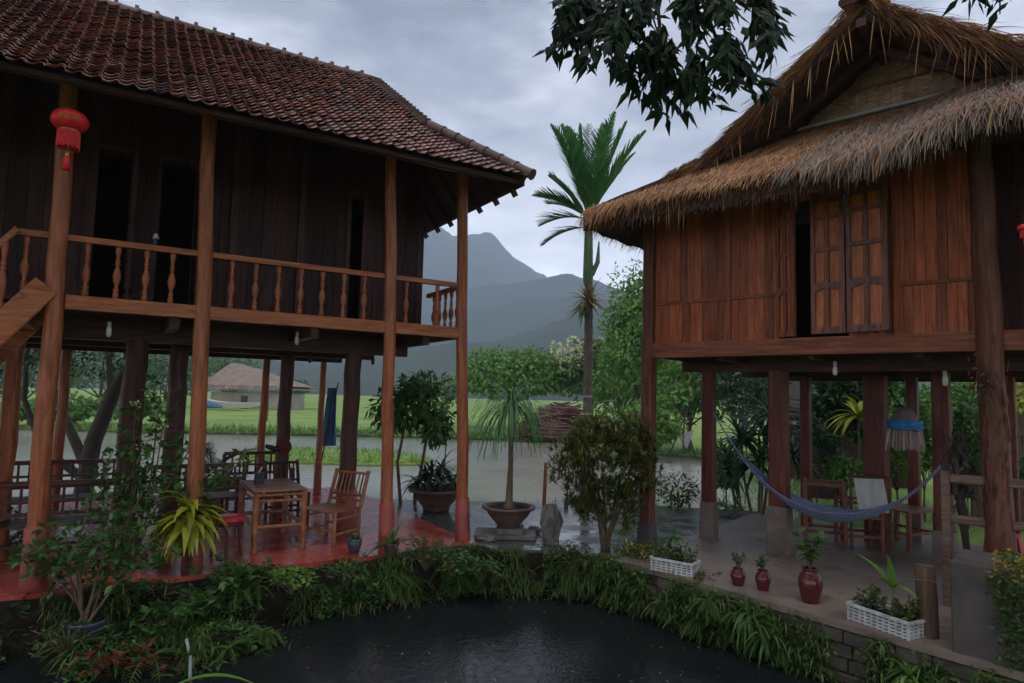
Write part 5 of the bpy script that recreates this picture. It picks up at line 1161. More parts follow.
# dark benches
def bench(label, P, rz, L_, seat=.38, back=.80, d_=.48, mat=None, solid=True):
    mat = mat or M['bdark']; o = thing('slatted_bench', label, 'bench', P, rz)
    for sx in (-1, 1):
        for y in (-d_/2, d_/2): m_ = MB(); m_.bar((sx*L_/2, y, 0), (sx*L_/2, y, (back if y > 0 else seat+.2)), .05, .05, bev=.008); m_.build('leg', mat, o)
        m_ = MB(); m_.bar((sx*L_/2, -d_/2-.03, seat+.21), (sx*L_/2, d_/2, seat+.21), .06, .03); m_.build('armrest', mat, o)
    m_ = MB()
    for i in range(6): y = -d_/2+.03+i*(d_-.06)/5; m_.bar((-L_/2, y, seat), (L_/2, y, seat), .07, .025, bev=.005)
    m_.build('seat', mat, o); m_ = MB(); m_.bar((-L_/2, d_/2+.01, back), (L_/2, d_/2+.01, back), .07, .05, bev=.01); m_.bar((-L_/2, d_/2, seat+.12), (L_/2, d_/2, seat+.12), .04, .04); m_.bar((-L_/2, d_/2, seat+.25), (L_/2, d_/2, seat+.25), .03, .03)
    n_ = int(L_/.11)
    for i in range(1, n_): x = -L_/2+L_*i/n_; m_.bar((x, d_/2, seat+.12), (x, d_/2, back), .025, .018)
    m_.build('backrest', mat, o); m_ = MB(); m_.bar((-L_/2, 0, .15), (L_/2, 0, .15), .03, .03); m_.build('stretcher', mat, o); return o
u0 = LF.pix(222, 480, 2.2)[0]
bench('long dark wooden bench left of the bamboo table, facing it', LF.w(u0-.35, 2.15), LF.rz+rad(180)+0, 1.15)
u1 = LF.pix(262, 480, 3.4)[0]
bench('short dark bench with spindle back behind the bamboo table', LF.w(u1-.1, 3.2), LF.rz, .9)
u2 = LF.pix(60, 480, 1.5)[0]
bench('long dark bench with its back to the pond, behind the first balcony post', LF.w(LF.pix(45, 490, 1.0)[0], 1.0), LF.rz+rad(180), 1.5)
bench('dark bench further back under the house, at the left edge', LF.w(LF.pix(45, 465, 2.6)[0], 2.6), LF.rz, 1.9)
# railing at the lake side of terrace left
# stool with red cushion
P = gz(226, 556); o = thing('cushion_stool', 'low round stool with a red cushion left of the bamboo table', 'stool', P)
for i in range(4): a = i*math.pi/2+.4; m_ = MB(); m_.tube([(.15*math.cos(a), .15*math.sin(a), 0), (.11*math.cos(a), .11*math.sin(a), .34)], .018, 7); m_.build('leg', M['bdark'], o)
m_ = MB(); m_.lathe([(0, .33), (.15, .33), (.165, .35), (.15, .365), (0, .365)], 18); m_.build('seat', M['bdark'], o); m_ = MB(); m_.lathe([(0, .365), (.16, .365), (.185, .385), (.17, .42), (.1, .435), (0, .438)], 18); m_.build('cushion', M['redpl'], o)
# hats on the post, blue cloth
pc = at(284, 447, LF.w(LF.pix(283, 430, 2.6)[0], 2.6).y-.16); o = thing('hanging_hat', 'round red-brown hat hung on the dark post behind the table', 'hat', pc, LF.rz); m_ = MB(); m_.lathe([(0, .05), (.035, .045), (.06, .02), (.10, .0), (.11, -.005), (.10, -.015), (0, -.01)], 20); h = m_.build('brim', plain('red_brown_hat', (.13, .02, .025), .8, .3, 6, .2), o); h.rotation_euler = (rad(85), 0, 0)
m_ = MB(); m_.tube([(-.25, .02, .02), (-.12, .0, -.03), (0, 0, 0)], [.03, .05, .02], 6); m_.build('strap', M['black'], o)
u = LF.pix(337, 420, 4.45)[0]; o = thing('blue_tarp', 'blue cloth hanging on a stick beside the thick dark post', 'cloth', LF.w(u, 4.75, 0), LF.rz); m_ = MB(); n_ = 12; vs = []
zt_ = at(337, 388, LF.w(u, 4.75).y).z; zb_ = at(337, 446, LF.w(u, 4.75).y).z
for j in range(9):
    for i in range(n_+1): t = i/n_; z = zt_+(zb_-zt_)*j/8; vs.append((-.02+(t-.5)*(.16+.12*j/8)-.02*j/8, .04*math.sin(t*19+j*.3), z))
vs2 = [(x, y+.012, z) for x, y, z in vs]; N = len(vs); m_.add(vs+vs2, [(j*(n_+1)+i, j*(n_+1)+i+1, (j+1)*(n_+1)+i+1, (j+1)*(n_+1)+i) for j in range(8) for i in range(n_)]+[(N+j*(n_+1)+i, N+(j+1)*(n_+1)+i, N+(j+1)*(n_+1)+i+1, N+j*(n_+1)+i+1) for j in range(8) for i in range(n_)], True); m_.build('cloth', M['blue'], o)
m_ = MB(); m_.tube([(-.25, 0, 0), (.08, 0, zt_+.1)], [.016, .014], 6); m_.build('stick', M['stem'], o)
# lantern
Yl = LF.w(LF.pix(70, 150, -.35)[0], -.42).y; P = at(70, 121, Yl); k = Yl/F_PX; o = thing('red_lantern', 'flattened red silk lantern with gold trim and tassels hanging before the first balcony post', 'lantern', P)
m_ = MB(); R_ = 17.2*k; H_ = 10.8*k; vs = []; nl_ = 48
for i in range(13):
    t = math.pi*i/12; r = math.sin(t)**.72; z = math.cos(t)
    for j in range(nl_): a = 2*math.pi*j/nl_; q = 1-.035*abs(math.sin(a*6)); vs.append((R_*r*q*math.cos(a), R_*r*q*math.sin(a), H_*z))
m_.add(vs, [(i*nl_+j, (i+1)*nl_+j, (i+1)*nl_+(j+1) % nl_, i*nl_+(j+1) % nl_) for i in range(12) for j in range(nl_)], True); m_.build('body', M['red'], o)
m_ = MB(); m_.lathe([(.42*R_, H_*.88), (.45*R_, H_*.96), (.30*R_, H_*1.04), (0, H_*1.04)], 24); m_.lathe([(.5*R_, -H_*.84), (.56*R_, -H_*1.0), (.58*R_, -H_*1.1), (.5*R_, -H_*1.12)], 24); m_.build('gold_rim', M['gold'], o)
m_ = MB(); rr = random.Random(9)
for cx_ in (-.26, .22):      # gold scroll marks on the silk
    for s_ in range(3):
        pts = []
        for i in range(9):
            a = math.atan2(-P.y, -P.x)+cx_*1.3+(i-4)*.055+s_*.03; z = H_*(.25-.22*s_)+.10*H_*math.sin(i*1.3+s_*2); r = R_*(1-(z/H_)**2)**.36*1.0; pts.append((r*math.cos(a)*1.004, r*math.sin(a)*1.004, z))
        m_.tube(pts, .0035, 5)
m_.build('gold_mark', M['gold'], o)
m_ = MB()
for i in range(46): a = 2*math.pi*i/46; r = .56*R_; m_.tube([(r*math.cos(a), r*math.sin(a), -H_*1.08), (r*1.04*math.cos(a+.02), r*1.04*math.sin(a+.02), -H_*1.08-17*k*(1+.08*math.sin(i*2.3)))], .0062, 4)
m_.build('fringe', M['red'], o); m_ = MB(); m_.tube([(0, 0, -H_), (0, 0, -H_-24*k)], .004, 5); m_.lathe([(0, -H_-20*k), (.016, -H_-21*k), (.018, -H_-25*k), (.014, -H_-27*k)], 10)
m_.build('knot', M['gold'], o); m_ = MB(); m_.lathe([(.012, -H_-26*k), (.026, -H_-28*k), (.032, -H_-41*k), (0, -H_-41*k)], 12); m_.build('tassel', M['red'], o)
m_ = MB(); m_.tube([(0, 0, H_), (0, 0, 4.52-P.z)], .004, 5); m_.build('cord', M['black'], o)
Yq = RF.w(4.2, -.55).y; P = at(1024, 228, Yq); q_ = clone(o, P, 0, .30, 'small red lantern hanging at the right edge under the thatched eave')
# bulbs
def bulb(label, P, ztop, white=True):
    o = thing('hanging_bulb', label, 'light bulb', P, 0, 'bulbs hanging under the floors'); m_ = MB(); m_.lathe([(0, -.08), (.018, -.075), (.026, -.05), (.024, .0), (.014, .03), (0, .03)], 12); m_.build('bulb', M['glass_w'] if white else M['black'], o); m_ = MB(); m_.lathe([(.015, .025), (.018, .03), (.018, .07), (0, .075)], 10); m_.build('socket', M['white'] if white else M['black'], o); m_ = MB(); m_.tube([(0, 0, .07), (0, 0, ztop-P[2])], .003, 4); m_.build('cord', M['black'], o)
for px, py, v, wh, lab in ((109, 329, .3, 1, 'white bulb hanging below the balcony floor between the first two balcony posts'), (297, 338, .4, 1, 'white bulb hanging below the balcony floor between the second and third balcony posts'), (310, 357, 1.5, 0, 'small dark bulb holder hanging near the yellow pole under the house'), (373, 359, 1.4, 0, 'small dark bulb holder just left of the third balcony post')):
    y = LF.w(LF.pix(px, py, v)[0], v).y; bulb(lab, at(px, py, y), 2.40, wh)
for px, py, b, lab in ((835, 368, .3, 'white bulb hanging below the thatched house between the second and third red posts'), (945, 378, .5, 'white bulb hanging beside the fourth red post')):
    y = RF.w(RF.pix(px, py, b)[0], b).y; bulb(lab, at(px, py, y), 2.30)
y = LF.w(LF.pix(156, 230, .5)[0], .5).y; P = at(156, 236, y); o = thing('wind_chime', 'tiny blue and white ornament hanging in the balcony doorway', 'ornament', P); m_ = MB(); m_.lathe([(0, .03), (.02, .02), (.03, -.02), (.035, -.03)], 10); m_.build('cap', M['white'], o); m_ = MB(); m_.tube([(0, 0, -.02), (0, 0, -.09)], [.012, .02], 6); m_.build('pendant', plain('deep_blue_glass', (.03, .04, .25), .3, .1, 5, 0), o); m_ = MB(); m_.tube([(0, 0, .03), (0, 0, 4.9-P.z)], .002, 4); m_.build('cord', M['black'], o)

# ================================================================== RIGHT DECK
def rb(px, b): return RF.pix(px, 430, b)[0]
# hammock
A1 = V(RF.w(rb(713, .86), .86)); A1.z = at(711, 412, A1.y).z; A2 = V(RF.w(rb(953, .80), .80)); A2.z = at(953, 453, A2.y).z
o = thing('hammock', 'blue-grey woven hammock strung between the posts under the thatched house', 'hammock', A1); mid = at(845, 520, (A1.y+A2.y)/2-.05); D = A2-A1
def hp_(t):     # sag curve through the seen low point
    tm = .52; s_ = (mid.z-(A1.z*(1-tm)+A2.z*tm)); return A1+D*t+V((0, 0, s_*4*t*(1-t)/(4*tm*(1-tm))))-A1
sd_ = V((D.y, -D.x, 0)).normalized(); sd_ = sd_ if sd_.y < 0 else -sd_
m_ = MB(); N, K = 46, 9; vs = []
for i in range(N+1):
    t = .14+.74*i/N; wd = .22*math.sin(math.pi*min(1, i/N*1.08))**.8+.014; c = hp_(t)
    for j in range(K+1): s_ = j/K*2-1; vs.append(c+sd_*wd*s_*.75+V((0, 0, .16*wd/.35*s_*s_+.0-.02*(1-s_*s_))))
for i in range(N):
    for j in range(K): m_.add([vs[i*(K+1)+j], vs[i*(K+1)+j+1], vs[(i+1)*(K+1)+j+1], vs[(i+1)*(K+1)+j]], [(0, 1, 2, 3)])
fab, n_, b_ = nodes('blue_hammock_weave'); v = coords(n_); br = n_.nodes.new('ShaderNodeTexWave'); br.inputs['Scale'].default_value = 22; br.inputs['Distortion'].default_value = 1.5; lk(n_, v, br.inputs['Vector'])
lk(n_, ramp(n_, br.outputs['Fac'], [(.2, (.08, .10, .19)), (.6, (.19, .23, .38)), (.9, (.32, .36, .50))]), b_.inputs['Base Color']); b_.inputs['Roughness'].default_value = .85; bump(n_, b_, br.outputs['Fac'], .6, .01)
m_.build('net', fab, o); 
for s_ in (-1, 1): m_ = MB(); m_.tube([vs[i*(K+1)+(0 if s_ < 0 else K)] for i in range(N+1)], .012, 6); m_.build('edge_cord', fab, o)
m_ = MB(); m_.tube([hp_(0), hp_(.05), hp_(.14), hp_(.17)], .009, 6); m_.tube([hp_(.87), hp_(.9), hp_(1)], .016, 6)
for j in range(0, K+1, 2): m_.tube([hp_(.10), vs[j+(K+1)]], .004, 4); m_.tube([hp_(.91), vs[(N-1)*(K+1)+j]], .004, 4)
m_.build('rope', fab, o)
# armchairs and tables
def wchair(label, P, rz, name='wooden_armchair', back=.85):
    return bchair(name, label, P, rz, .50, .48, .40, back, M['bamred'], 0, 0)
M['bamred'] = wood('red_brown_chair_wood', (.22, .065, .035), 'z', .4, isl=.3)
def frame_chair(label, P, rz, w_=.46, d_=.44, seat=.42, back=.80):
    o = thing('wooden_armchair', label, 'chair', P, rz, 'chairs on the deck')
    for sx in (-1, 1):
        for sy, h in ((-1, back), (1, back*.98)): m_ = MB(); m_.bar((sx*w_/2, sy*d_/2, 0), (sx*w_/2, sy*d_/2, h), .045, .045, bev=.008); m_.build('leg', M['bamred'], o)
        for z in (.16, seat-.03): m_ = MB(); m_.bar((sx*w_/2, -d_/2, z), (sx*w_/2, d_/2, z), .03, .03); m_.build('stretcher', M['bamred'], o)
    for sy in (-1, 1):
        for z in (.16, seat-.03, back-.05): m_ = MB(); m_.bar((-w_/2, sy*d_/2, z), (w_/2, sy*d_/2, z), .035, .035, bev=.006); m_.build('stretcher', M['bamred'], o)
    m_ = MB(); m_.box(-w_/2+.02, w_/2-.02, -d_/2+.02, d_/2-.02, seat-.01, seat+.03, bev=.01); m_.build('seat', M['cloth'], o); m_ = MB(); m_.box(-w_/2+.03, w_/2-.03, d_/2-.02, d_/2+.02, seat+.1, back-.12, bev=.01); m_.build('backrest', M['dark'], o); return o
def gd(px, py): return gz(px, py, 0)
p0, p1 = gd(806, 543), gd(845, 547); rzc = math.atan2((p1-p0).y, (p1-p0).x); c_ = (p0+p1)/2; fr_ = V((-math.sin(rzc), math.cos(rzc), 0))
frame_chair('open-frame wooden chair under the left half of the hammock', c_+fr_*.22, rzc, (p1-p0).length)
P = gd(872, 552); o = frame_chair('wooden chair draped with a pale cloth behind the hammock', P+V((0, .3, 0)), rzc+.2, .42, .42, .42, .62)
m_ = MB(); n_ = 10; p_ = at(869, 498, P.y+.05); o2 = thing('draped_cloth', 'pale grey cloth hung over the middle chair on the deck', 'cloth', P+V((0, .05, 0)), rzc+.2); vs = []
zt_, zb_ = at(868, 478, P.y).z, at(868, 512, P.y).z
for j in range(8):
    for i in range(n_+1): t = i/n_-.5; vs.append((t*.34+.05*j/8, -.03*j/8*2+.012*math.sin(i*1.9), zt_+(zb_-zt_)*j/7))
v2 = [(x, y+.012, z) for x, y, z in vs]; N = len(vs); m_.add(vs+v2, [(j*(n_+1)+i, j*(n_+1)+i+1, (j+1)*(n_+1)+i+1, (j+1)*(n_+1)+i) for j in range(7) for i in range(n_)]+[(N+j*(n_+1)+i, N+(j+1)*(n_+1)+i, N+(j+1)*(n_+1)+i+1, N+j*(n_+1)+i+1) for j in range(7) for i in range(n_)], True); m_.build('cloth', M['cloth'], o2)
m_ = MB(); m_.tube([(-.22, 0, zt_+.005), (.26, 0, zt_+.005)], .02, 6); m_.tube([(-.2, 0, 0), (-.2, 0, zt_)], .02, 6); m_.tube([(.24, 0, 0), (.24, 0, zt_)], .02, 6); m_.build('drying_rack', M['bdark'], o2)
p0, p1 = gd(904, 553), gd(946, 549); rzc = math.atan2((p1-p0).y, (p1-p0).x); tl = .62; o = thing('square_side_table', 'small red-brown wooden table left of the weathered railing', 'table', (p0+p1)/2+V((-math.sin(rzc), math.cos(rzc), 0))*.3, rzc)
for sx in (-1, 1):
    for sy in (-1, 1): m_ = MB(); m_.bar((sx*.24, sy*.27, 0), (sx*.24, sy*.27, .46), .05, .05, bev=.008); m_.build('leg', M['bamred'], o)
    m_ = MB(); m_.bar((sx*.24, -.27, .2), (sx*.24, .27, .2), .03, .03); m_.build('stretcher', M['bamred'], o); m_ = MB(); m_.bar((-.24, sx*.27, .2), (.24, sx*.27, .2), .03, .03); m_.build('stretcher', M['bamred'], o)
m_ = MB()
for i in range(6): m_.bar((-.29, -.27+i*.108, .475), (.29, -.27+i*.108, .475), .10, .025, bev=.005)
m_.build('table_top', M['bamred'], o)
# dark pile and red stool on right
P = gd(1017, 575)+V((.05, .25, 0)); o = thing('red_stool', 'small red plastic stool behind the weathered railing at the right edge', 'stool', P)
m_ = MB(); m_.bar((0, 0, .36), (0, 0, .40), .26, .26, bev=.03, up=V((0, 1, 0))); m_.build('seat', M['redpl'], o)
for sx in (-1, 1):
    for sy in (-1, 1): m_ = MB(); m_.bar((sx*.13, sy*.13, 0), (sx*.10, sy*.10, .36), .035, .035); m_.build('leg', M['redpl'], o)
# hanging tassel bundle
Yt = RF.w(rb(903, 1.3), 1.3).y; P = at(905, 425, Yt); k = Yt/F_PX; o = thing('hanging_tassel_bundle', 'bundle of pale cords tied with a bright blue band hanging between the posts', 'ornament', P); rr = random.Random(14)
m_ = MB()
for i in range(150): a = rr.uniform(0, 6.28); r = rr.random()**.5; m_.tube([(r*13*k*math.cos(a), r*9*k*math.sin(a), 2*k), (r*17*k*math.cos(a), r*12*k*math.sin(a), -8*k), (r*19*k*math.cos(a), r*13*k*math.sin(a), -rr.uniform(17, 26)*k)], .005, 4)
m_.build('cord', plain('pale_purple_cord', (.42, .31, .30), .8, .3, 10, .1, isl=.3), o)
m_ = MB(); [m_.tube([(15.5*k*math.cos(t*.3)*(1+.12*rr.uniform(-1, 1)), 11*k*math.sin(t*.3)*(1+.12*rr.uniform(-1, 1)), (3-z_*2+rr.uniform(-1, 1))*k) for t in range(22)], 1.6*k, 6) for z_ in range(4)]; m_.build('band', plain('bright_blue_band', (.02, .16, .38), .6, .3, 14, .3), o)
m_ = MB(); m_.lathe([(13*k, 3*k), (12*k, 8*k), (8*k, 14*k), (3*k, 18*k), (0, 18.5*k)], 18, sy=.75); m_.build('cap', plain('dark_net_cap', (.12, .09, .10), .8, .5, 14, .4), o); m_ = MB(); m_.tube([(0, 0, 18*k), (0, 0, 2.2-P.z)], .005, 4); m_.build('string', M['black'], o)
# gnarled root on the near post
P = RF.w(a_post-.22, .05, 0); o = thing('gnarled_root', 'dark gnarled driftwood root leaning on the near corner post', 'driftwood', P); rr = random.Random(16); m_ = MB()
for i in range(9):
    p = V((rr.uniform(-.10, .10), rr.uniform(-.05, .05), .95+rr.uniform(0, .2))); pts = [p]; 
    for j in range(5): p = p+V((rr.uniform(-.07, .08), rr.uniform(-.05, .05), rr.uniform(.07, .14))); pts.append(p)
    m_.tube(pts, [.035, .03, .026, .022, .016, .008], 6)
m_.tube([(0, 0, 0), (.02, 0, .5), (-.03, 0, 1.0), (.03, 0, 1.4)], [.03, .028, .04, .03], 7); m_.build('root', M['trunkd'], o); m_ = MB(); leaf_cloud(m_, (0, 0, 1.25), .13, .3, 60, .09, .04, rr); m_.build('foliage', M['lfd'], o)
o = thing('post_orchid', 'small dried climbing plant clinging to the near corner post below the floor beam', 'plant', RF.w(a_post-.02, -.19, 2.02)); m_ = MB(); rr = random.Random(17)
for i in range(60): m_.leaf((rr.gauss(0, .05), rr.uniform(-.02, .04), rr.gauss(0, .11)), rdir(rr), rdir(rr), .06, .025)
m_.build('foliage', M['fl_r'], o); m_ = MB()
for i in range(8): m_.tube([(rr.gauss(0, .03), .03, .15), (rr.gauss(0, .05), .0, 0), (rr.gauss(0, .05), .03, -.2)], .006, 4)
m_.build('stem', M['trunkd'], o)
# concrete block at right edge, weathered railing
BL = RF.loc(gz(952, 652, 0)); zb = .0; o = thing('concrete_block', 'square stained concrete planter block at the lower right', 'concrete block', RF.w(BL[0], BL[1], 0), RF.rz)
bh = at(955, 562, RF.w(BL[0], BL[1]).y).z; print('block h', bh, BL); m_ = MB(); m_.box(.0, 2.2, .0, .62, -.5, bh, bev=.012); m_.build('body', M['concdark'], o)
m_ = MB(); m_.box(-.004, 2.2, -.02, .0, -.62, -.1); m_.build('footing', M['concdark'], o)
bx, by_ = BL[0], BL[1]
o = thing('trailing_flower', 'yellow-orange flowering plant trailing down the concrete block', 'plant', RF.w(bx, by_, bh), RF.rz); rr = random.Random(18); a = MB(); b = MB()
xa = RF.pix(988, 600, by_)[0]-bx
for i in range(2600):
    x = xa+.02+abs(rr.gauss(0, .42)); z = .12-rr.random()**1.5*1.1; y = -.03-.06*rr.random() if z < 0 else rr.uniform(-.08, .2)
    if x < xa+.06 and rr.random() < .5: continue
    (b if z > -.05 and rr.random() < .45 else a).leaf((x+.03*math.sin(z*9), y, z), rdir(rr, -1, .4), rdir(rr, 0, 1), .045, .02)
a.build('foliage', M['grass'], o); b.build('blossom', M['fl_o'], o)
# weathered railing: post at px 952-962, top rail to the right
g1 = gz(949, 606, 0); q1 = RF.loc(g1); print('railing', q1); ztop = at(948, 471, g1.y).z; o = thing('weathered_railing', 'weathered grey timber railing with turned spindles at the right', 'railing', g1, RF.rz)
m_ = MB(); m_.bar((0, 0, 0), (-.0, 0, ztop), .075, .075, bev=.01); m_.build('post', M['grey_wood'], o)
zr = ztop-.06
m_ = MB(); m_.bar((.04, -.005, zr), (1.9, -.005, zr), .075, .075, bev=.01); m_.build('rail', M['grey_wood'], o); m_ = MB(); m_.bar((.04, -.005, zr-.36), (1.9, -.005, zr-.36), .07, .07, bev=.01); m_.build('rail', M['grey_wood'], o)
m_ = MB(); m_.bar((-.0, .04, zr+.03), (.05, .75, zr+.03), .06, .05, bev=.008); m_.build('rail', M['grey_wood'], o); m_ = MB(); m_.bar((-.0, .04, zr-.32), (.05, .75, zr-.32), .06, .05, bev=.008); m_.build('rail', M['grey_wood'], o)
m_ = MB(); m_.bar((.04, -.005, .44), (1.9, -.005, .44), .06, .06); m_.build('rail', M['grey_wood'], o)
for x, y in ((.045, .35), (.05, .66), (.46, -.005), (.95, -.005), (1.4, -.005)): m_ = MB(); m_.lathe([(r*.9, z_*.30/.53) for r, z_ in balp], 10, (x, y, zr-.33)); m_.build('spindle', M['bamred'], o)
# stump
P = gz(928, 636); h_ = at(928, 566, P.y).z; m_ = MB(); m_.tube([(0, 0, 0), (.0, 0, h_*.5), (-.015, 0, h_-.01), (-.015, 0, h_)], [.078, .074, .072, .068], 16, True); o = thing('log_stump', 'upright cut log standing at the deck edge left of the concrete block', 'log', P); m_.build('log', M['stump'], o); m_ = MB(); m_.lathe([(0, h_+.003), (.064, h_+.003)], 16, (-.015, 0, 0)); m_.build('cut_face', M['trunk'], o)
# crates
def crate(label, Pa_, Pb_, d_, h_, grow):
    L_ = (Pb_-Pa_).length; rz = math.atan2((Pb_-Pa_).y, (Pb_-Pa_).x); o = thing('planter_crate', label, 'planter', (Pa_+Pb_)/2+V((-math.sin(rz), math.cos(rz), 0))*(d_/2), rz, 'white crates of plants'); m_ = MB(); t = .012
    for z0 in range(5): z = h_*(z0+.5)/5; hh = h_/5*.62; m_.box(-L_/2, L_/2, -d_/2, -d_/2+t, z-hh/2, z+hh/2); m_.box(-L_/2, L_/2, d_/2-t, d_/2, z-hh/2, z+hh/2); m_.box(-L_/2+.001, -L_/2+t, -d_/2+t, d_/2-t, z-hh/2, z+hh/2); m_.box(L_/2-t, L_/2-.001, -d_/2+t, d_/2-t, z-hh/2, z+hh/2)
    n_ = int(L_/.05)
    for i in range(n_+1): x = -L_/2+L_*i/n_; m_.box(x-.006, x+.006, -d_/2-.003, -d_/2+t+.003, 0, h_); m_.box(x-.006, x+.006, d_/2-t-.003, d_/2+.003, 0, h_)
    for i in range(5): y = -d_/2+d_*i/4; m_.box(-L_/2-.003, -L_/2+t+.003, y-.006, y+.006, 0, h_); m_.box(L_/2-t-.003, L_/2+.003, y-.006, y+.006, 0, h_)
    m_.bar((-L_/2-.006, -d_/2-.004, h_), (L_/2+.006, -d_/2-.004, h_), .022, .02); m_.bar((-L_/2-.006, d_/2+.004, h_), (L_/2+.006, d_/2+.004, h_), .022, .02); m_.bar((-L_/2-.004, -d_/2, h_), (-L_/2-.004, d_/2, h_), .022, .019); m_.bar((L_/2+.004, -d_/2, h_), (L_/2+.004, d_/2, h_), .022, .019)
    m_.build('crate', M['white'], o); m_ = MB(); m_.box(-L_/2+.02, L_/2-.02, -d_/2+.02, d_/2-.02, .01, h_*.85); m_.build('soil', M['soil'], o); rr = random.Random(grow); f = MB(); s_ = MB()
    for i in range(34):
        b = V((rr.uniform(-.45, .45)*L_, rr.uniform(-.4, .4)*d_, h_*.8)); e = b+V((rr.uniform(-.07, .07), rr.uniform(-.07, .07), rr.uniform(.06, .2))); s_.tube([b, e], .003, 4)
        for j in range(9): f.leaf(b.lerp(e, rr.uniform(.3, 1)), rdir(rr, -.3, .9), rdir(rr, .1, 1), .055, .026)
    s_.build('stem', M['stem'], o); f.build('foliage', M['grass'], o); return o, L_
o, L_ = crate('short white crate with a small bushy plant beside the front corner post', gz(651, 570), gz(692, 578), .20, .13, 5)
m_ = MB(); m_.tube([(.0, 0, .08), (.01, 0, .35)], .007, 5); m_.build('stem', M['stem'], o); m_ = MB(); rr = random.Random(6)
for i in range(30): m_.blade((.01, 0, .35), rdir(rr, .0, .9), .14, .03, 1.3, 4, None, .2)
m_.build('foliage', M['lf'], o)
o, L_ = crate('long white crate with a young palm-leaved plant in front of the cut log', gz(848, 619), gz(909, 641), .24, .13, 7)
m_ = MB(); m_.tube([(.05, 0, .08), (.06, 0, .4)], [.014, .008], 6); m_.build('stem', M['lfb'], o); m_ = MB()
for dx, dz, l_ in ((-.7, .9, .42), (.2, 1, .42), (.75, .75, .4), (-.3, 1, .35), (.5, .3, .3), (-.6, .35, .3)): m_.blade((.06, 0, .33), V((dx, rr.uniform(-.4, .2), dz)), l_, .055, .9, 6, None, .3)
m_.build('foliage', M['lfb'], o)
# red glazed jars
def jar(label, P, R_, H_, plant, seed):
    o = thing('red_jar', label, 'jar', P, 0, 'red glazed jars on the deck edge'); m_ = MB(); m_.lathe([(0, 0), (R_*.6, 0), (R_*.72, H_*.08), (R_*.98, H_*.45), (R_, H_*.62), (R_*.82, H_*.82), (R_*.62, H_*.90), (R_*.70, H_*.97), (R_*.72, H_), (R_*.58, H_), (R_*.55, H_*.92), (0, H_*.92)], 24); m_.build('jar_body', M['redglaze'], o)
    rr = random.Random(seed); s_ = MB(); f = MB()
    for i in range(plant[0]):
        e = V((rr.uniform(-1, 1)*plant[2], rr.uniform(-1, 1)*plant[2], H_+plant[1]*rr.uniform(.5, 1))); s_.tube([(0, 0, H_*.9), e*.5+V((0, 0, H_*.5)), e], [.006, .005, .003], 5)
        for j in range(plant[5]): f.leaf(V((0, 0, H_)).lerp(e, rr.uniform(.4, 1.05)), rdir(rr, -.7, .7), V((0, 0, 1))+rdir(rr)*.4, plant[3]*rr.uniform(.7, 1.2), plant[4])
    s_.build('stem', M['stem'], o); f.build('foliage', M['lf'], o)
def jp(px, pb, pt, w_): P = gz(px, pb, 0); return P, w_/2/F_PX*P.y*.98, at(px, pt, P.y).z
P, R_, H_ = jp(738, 585, 568, 15); jar('smaller of the two little red glazed jars, nearer the corner crate', P, R_, H_, (9, .16, .06, .045, .022, 9), 1)
P, R_, H_ = jp(763, 590, 570, 15); jar('second little red glazed jar, beside the large one', P, R_, H_, (10, .15, .06, .045, .022, 9), 2)
P, R_, H_ = jp(810.5, 602, 568, 23); jar('large red glazed jar with a tall leafy plant', P, R_, H_, (7, .36, .12, .12, .055, 9), 3)

rr = random.Random(131)
def leafy(name, label, P, n, r, h, L_, w_, mat, seed, group):
    rr = random.Random(seed); o = thing(name, label, 'plant', P, 0, group); c = MB(); s_ = MB()
    for i in range(n):
        e = V((rr.gauss(0, r), rr.gauss(0, r), h*rr.uniform(.3, 1))); s_.tube([(0, 0, -.05), e*.5+V((0, 0, .04)), e], .004, 4)
        for j in range(6): c.leaf(e+rdir(rr)*.03, rdir(rr, -.5, .6), V((0, 0, 1))+rdir(rr)*.4, L_*rr.uniform(.7, 1.2), w_)
    s_.build('stem', M['stem'], o); c.build('foliage', mat, o); return o
for i, (px, py, z, n, r, h, L_, m_, lab) in enumerate([(232, 588, -.12, 34, .14, .26, .09, 'lf', 'broad-leaved clump at the foot of the terrace below the red stool'), (205, 612, -.25, 30, .14, .2, .10, 'lf', 'leafy clump low on the bank below the yellow-green plant'), (292, 590, -.14, 30, .12, .22, .08, 'lfb', 'light green leafy clump on the bank below the bamboo table'),
   (345, 582, -.15, 30, .12, .22, .07, 'lf', 'leafy clump on the bank below the bamboo chair'), (425, 566, -.10, 40, .15, .32, .06, 'grass', 'bushy fine-leaved mound hiding the corner of the red terrace'), (452, 572, -.15, 34, .12, .22, .07, 'lf', 'leafy clump under the last balcony post'),
   (480, 578, -.2, 30, .12, .2, .08, 'lf', 'leafy clump at the far pond corner below the stone bowl'), (570, 566, -.12, 36, .14, .22, .07, 'grass', 'fine-leaved clump below the bronze shrub'), (700, 590, -.12, 34, .11, .18, .05, 'grass', 'small-leaved mound on the wall top between the short crate and the little jars'), (30, 625, -.3, 30, .16, .3, .09, 'lfd', 'dark leafy clump at the far left of the mound'), (160, 625, -.32, 34, .16, .24, .09, 'lf', 'leafy clump beside the blue-grey pot')]):
    leafy('bank_plant', lab, gz(px, py, z), n, r, h, L_, L_*.5, M[m_], 140+i, 'leafy plants along the bank')

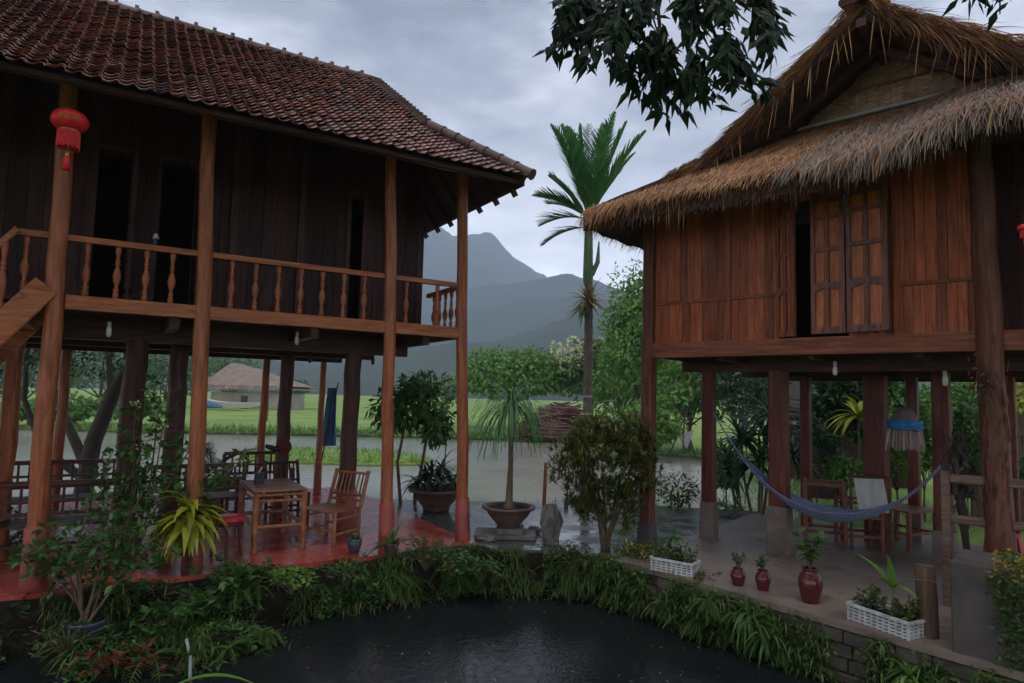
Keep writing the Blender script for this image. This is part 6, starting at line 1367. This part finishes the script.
cb = MB(); rr = random.Random(151)  # unseen crown added above and behind the viewer to shade facades and pond
ot = [x for x in bpy.data.objects if x.name == 'overhanging_tree'][0]
for e in [(0, .2, 6.2), (1.8, -.3, 6.4), (-1.6, -.8, 6.6), (3.2, -1.2, 6.0), (.6, -2.2, 7.4), (-2.6, -2.6, 6.2), (2.6, -3, 7), (0, -4, 6.6), (-1.2, 1.0, 6.6), (2.6, 1.0, 6.6), (-3.4, -.6, 6.2)]:
    leaf_cloud(cb, V(e)-O_, 1.5, .8, 900, .2, .08, rr, .15)
cb.build('crown', M['lfd'], ot); tb_ = MB()
for e in [(0, .2, 6.0), (1.8, -.3, 6.2), (-1.6, -.8, 6.3), (3.2, -1.2, 5.8), (.6, -2.2, 7.0), (-2.6, -2.6, 6.0), (2.6, -3, 6.7), (-3.2, -.6, 6.0)]: tb_.tube([(0, .3, 4.4), (V((0, .3, 4.4))+V(e)-O_)*.5+V((0, 0, .3)), V(e)-O_], [.1, .07, .03], 6)
tb_.build('limb', M['trunkd'], ot)  # limbs for the added shading crown
for i, (x, y, h, w_) in enumerate([(-6.5, -4.5, 5.2, 3.4), (6.5, -5, 5.4, 3.6), (-.5, -9, 6, 4.5)]):  # unseen trees added behind the viewer to keep sky light off the facades
    tree('garden_tree', ['large leafy tree behind the viewer, left', 'large leafy tree behind the viewer, right', 'large leafy tree far behind the viewer'][i], 'tree', (x, y, GROUND_Z), h, w_, 2.6, 26, 160, .3, .13, M['lfd'], 160+i, .2, cl=.4)

# small litter: fallen leaves on deck, terrace and water
lt = MB(); rr = random.Random(171)
for i in range(150): a, b = rr.uniform(.2, 4.5), rr.uniform(-.8, 2.8); p = RF.w(a, b, .006); lt.leaf(p, (math.cos(i), math.sin(i), .05), (0, 0, 1), rr.uniform(.03, .07), rr.uniform(.015, .03))
for i in range(90): p = LF.w(rr.uniform(-4.6, 0), rr.uniform(-.2, 2), .006); lt.leaf(p, (math.cos(i), math.sin(i), .05), (0, 0, 1), rr.uniform(.03, .07), rr.uniform(.015, .03))
for i in range(130): p = V((rr.uniform(-2.5, 2.6), rr.uniform(4.6, 7.6), POND_Z+.006)); lt.leaf(p, (math.cos(i), math.sin(i), .02), (0, 0, 1), rr.uniform(.02, .05), rr.uniform(.012, .022))
tag(lt.build('fallen_leaves', M['dry']), 'small fallen leaves scattered on floors and water', None, None, 'stuff')

rr = random.Random(181); pp = gz(85, 621, -.20)
leafy('bank_plant', 'fine-leaved clump covering the front of the blue-grey pot', V((pp.x+.02, pp.y-.24, -.36)), 40, .12, .2, .07, .022, M['grass'], 182, 'leafy plants along the bank')
for i, (px, Y, h) in enumerate([(268, 42, 1.5), (205, 38, 1.3), (346, 120, 6.5)]):
    P = at(px, 400, Y); P.z = GROUND_Z; m_ = MB(); m_.tube([(0, 0, 0), (.03, 0, h*.5), (0, 0, h)], [.05, .045, .04] if h < 5 else [.14, .12, .1], 6); o = m_.build('field_pole', M['stem']); o.location = P
    tag(o, ['short leaning pole in the field right of the far hut', 'short pole at the far bank left of the far hut', 'tall thin utility pole far off in the misty field'][i], 'pole')
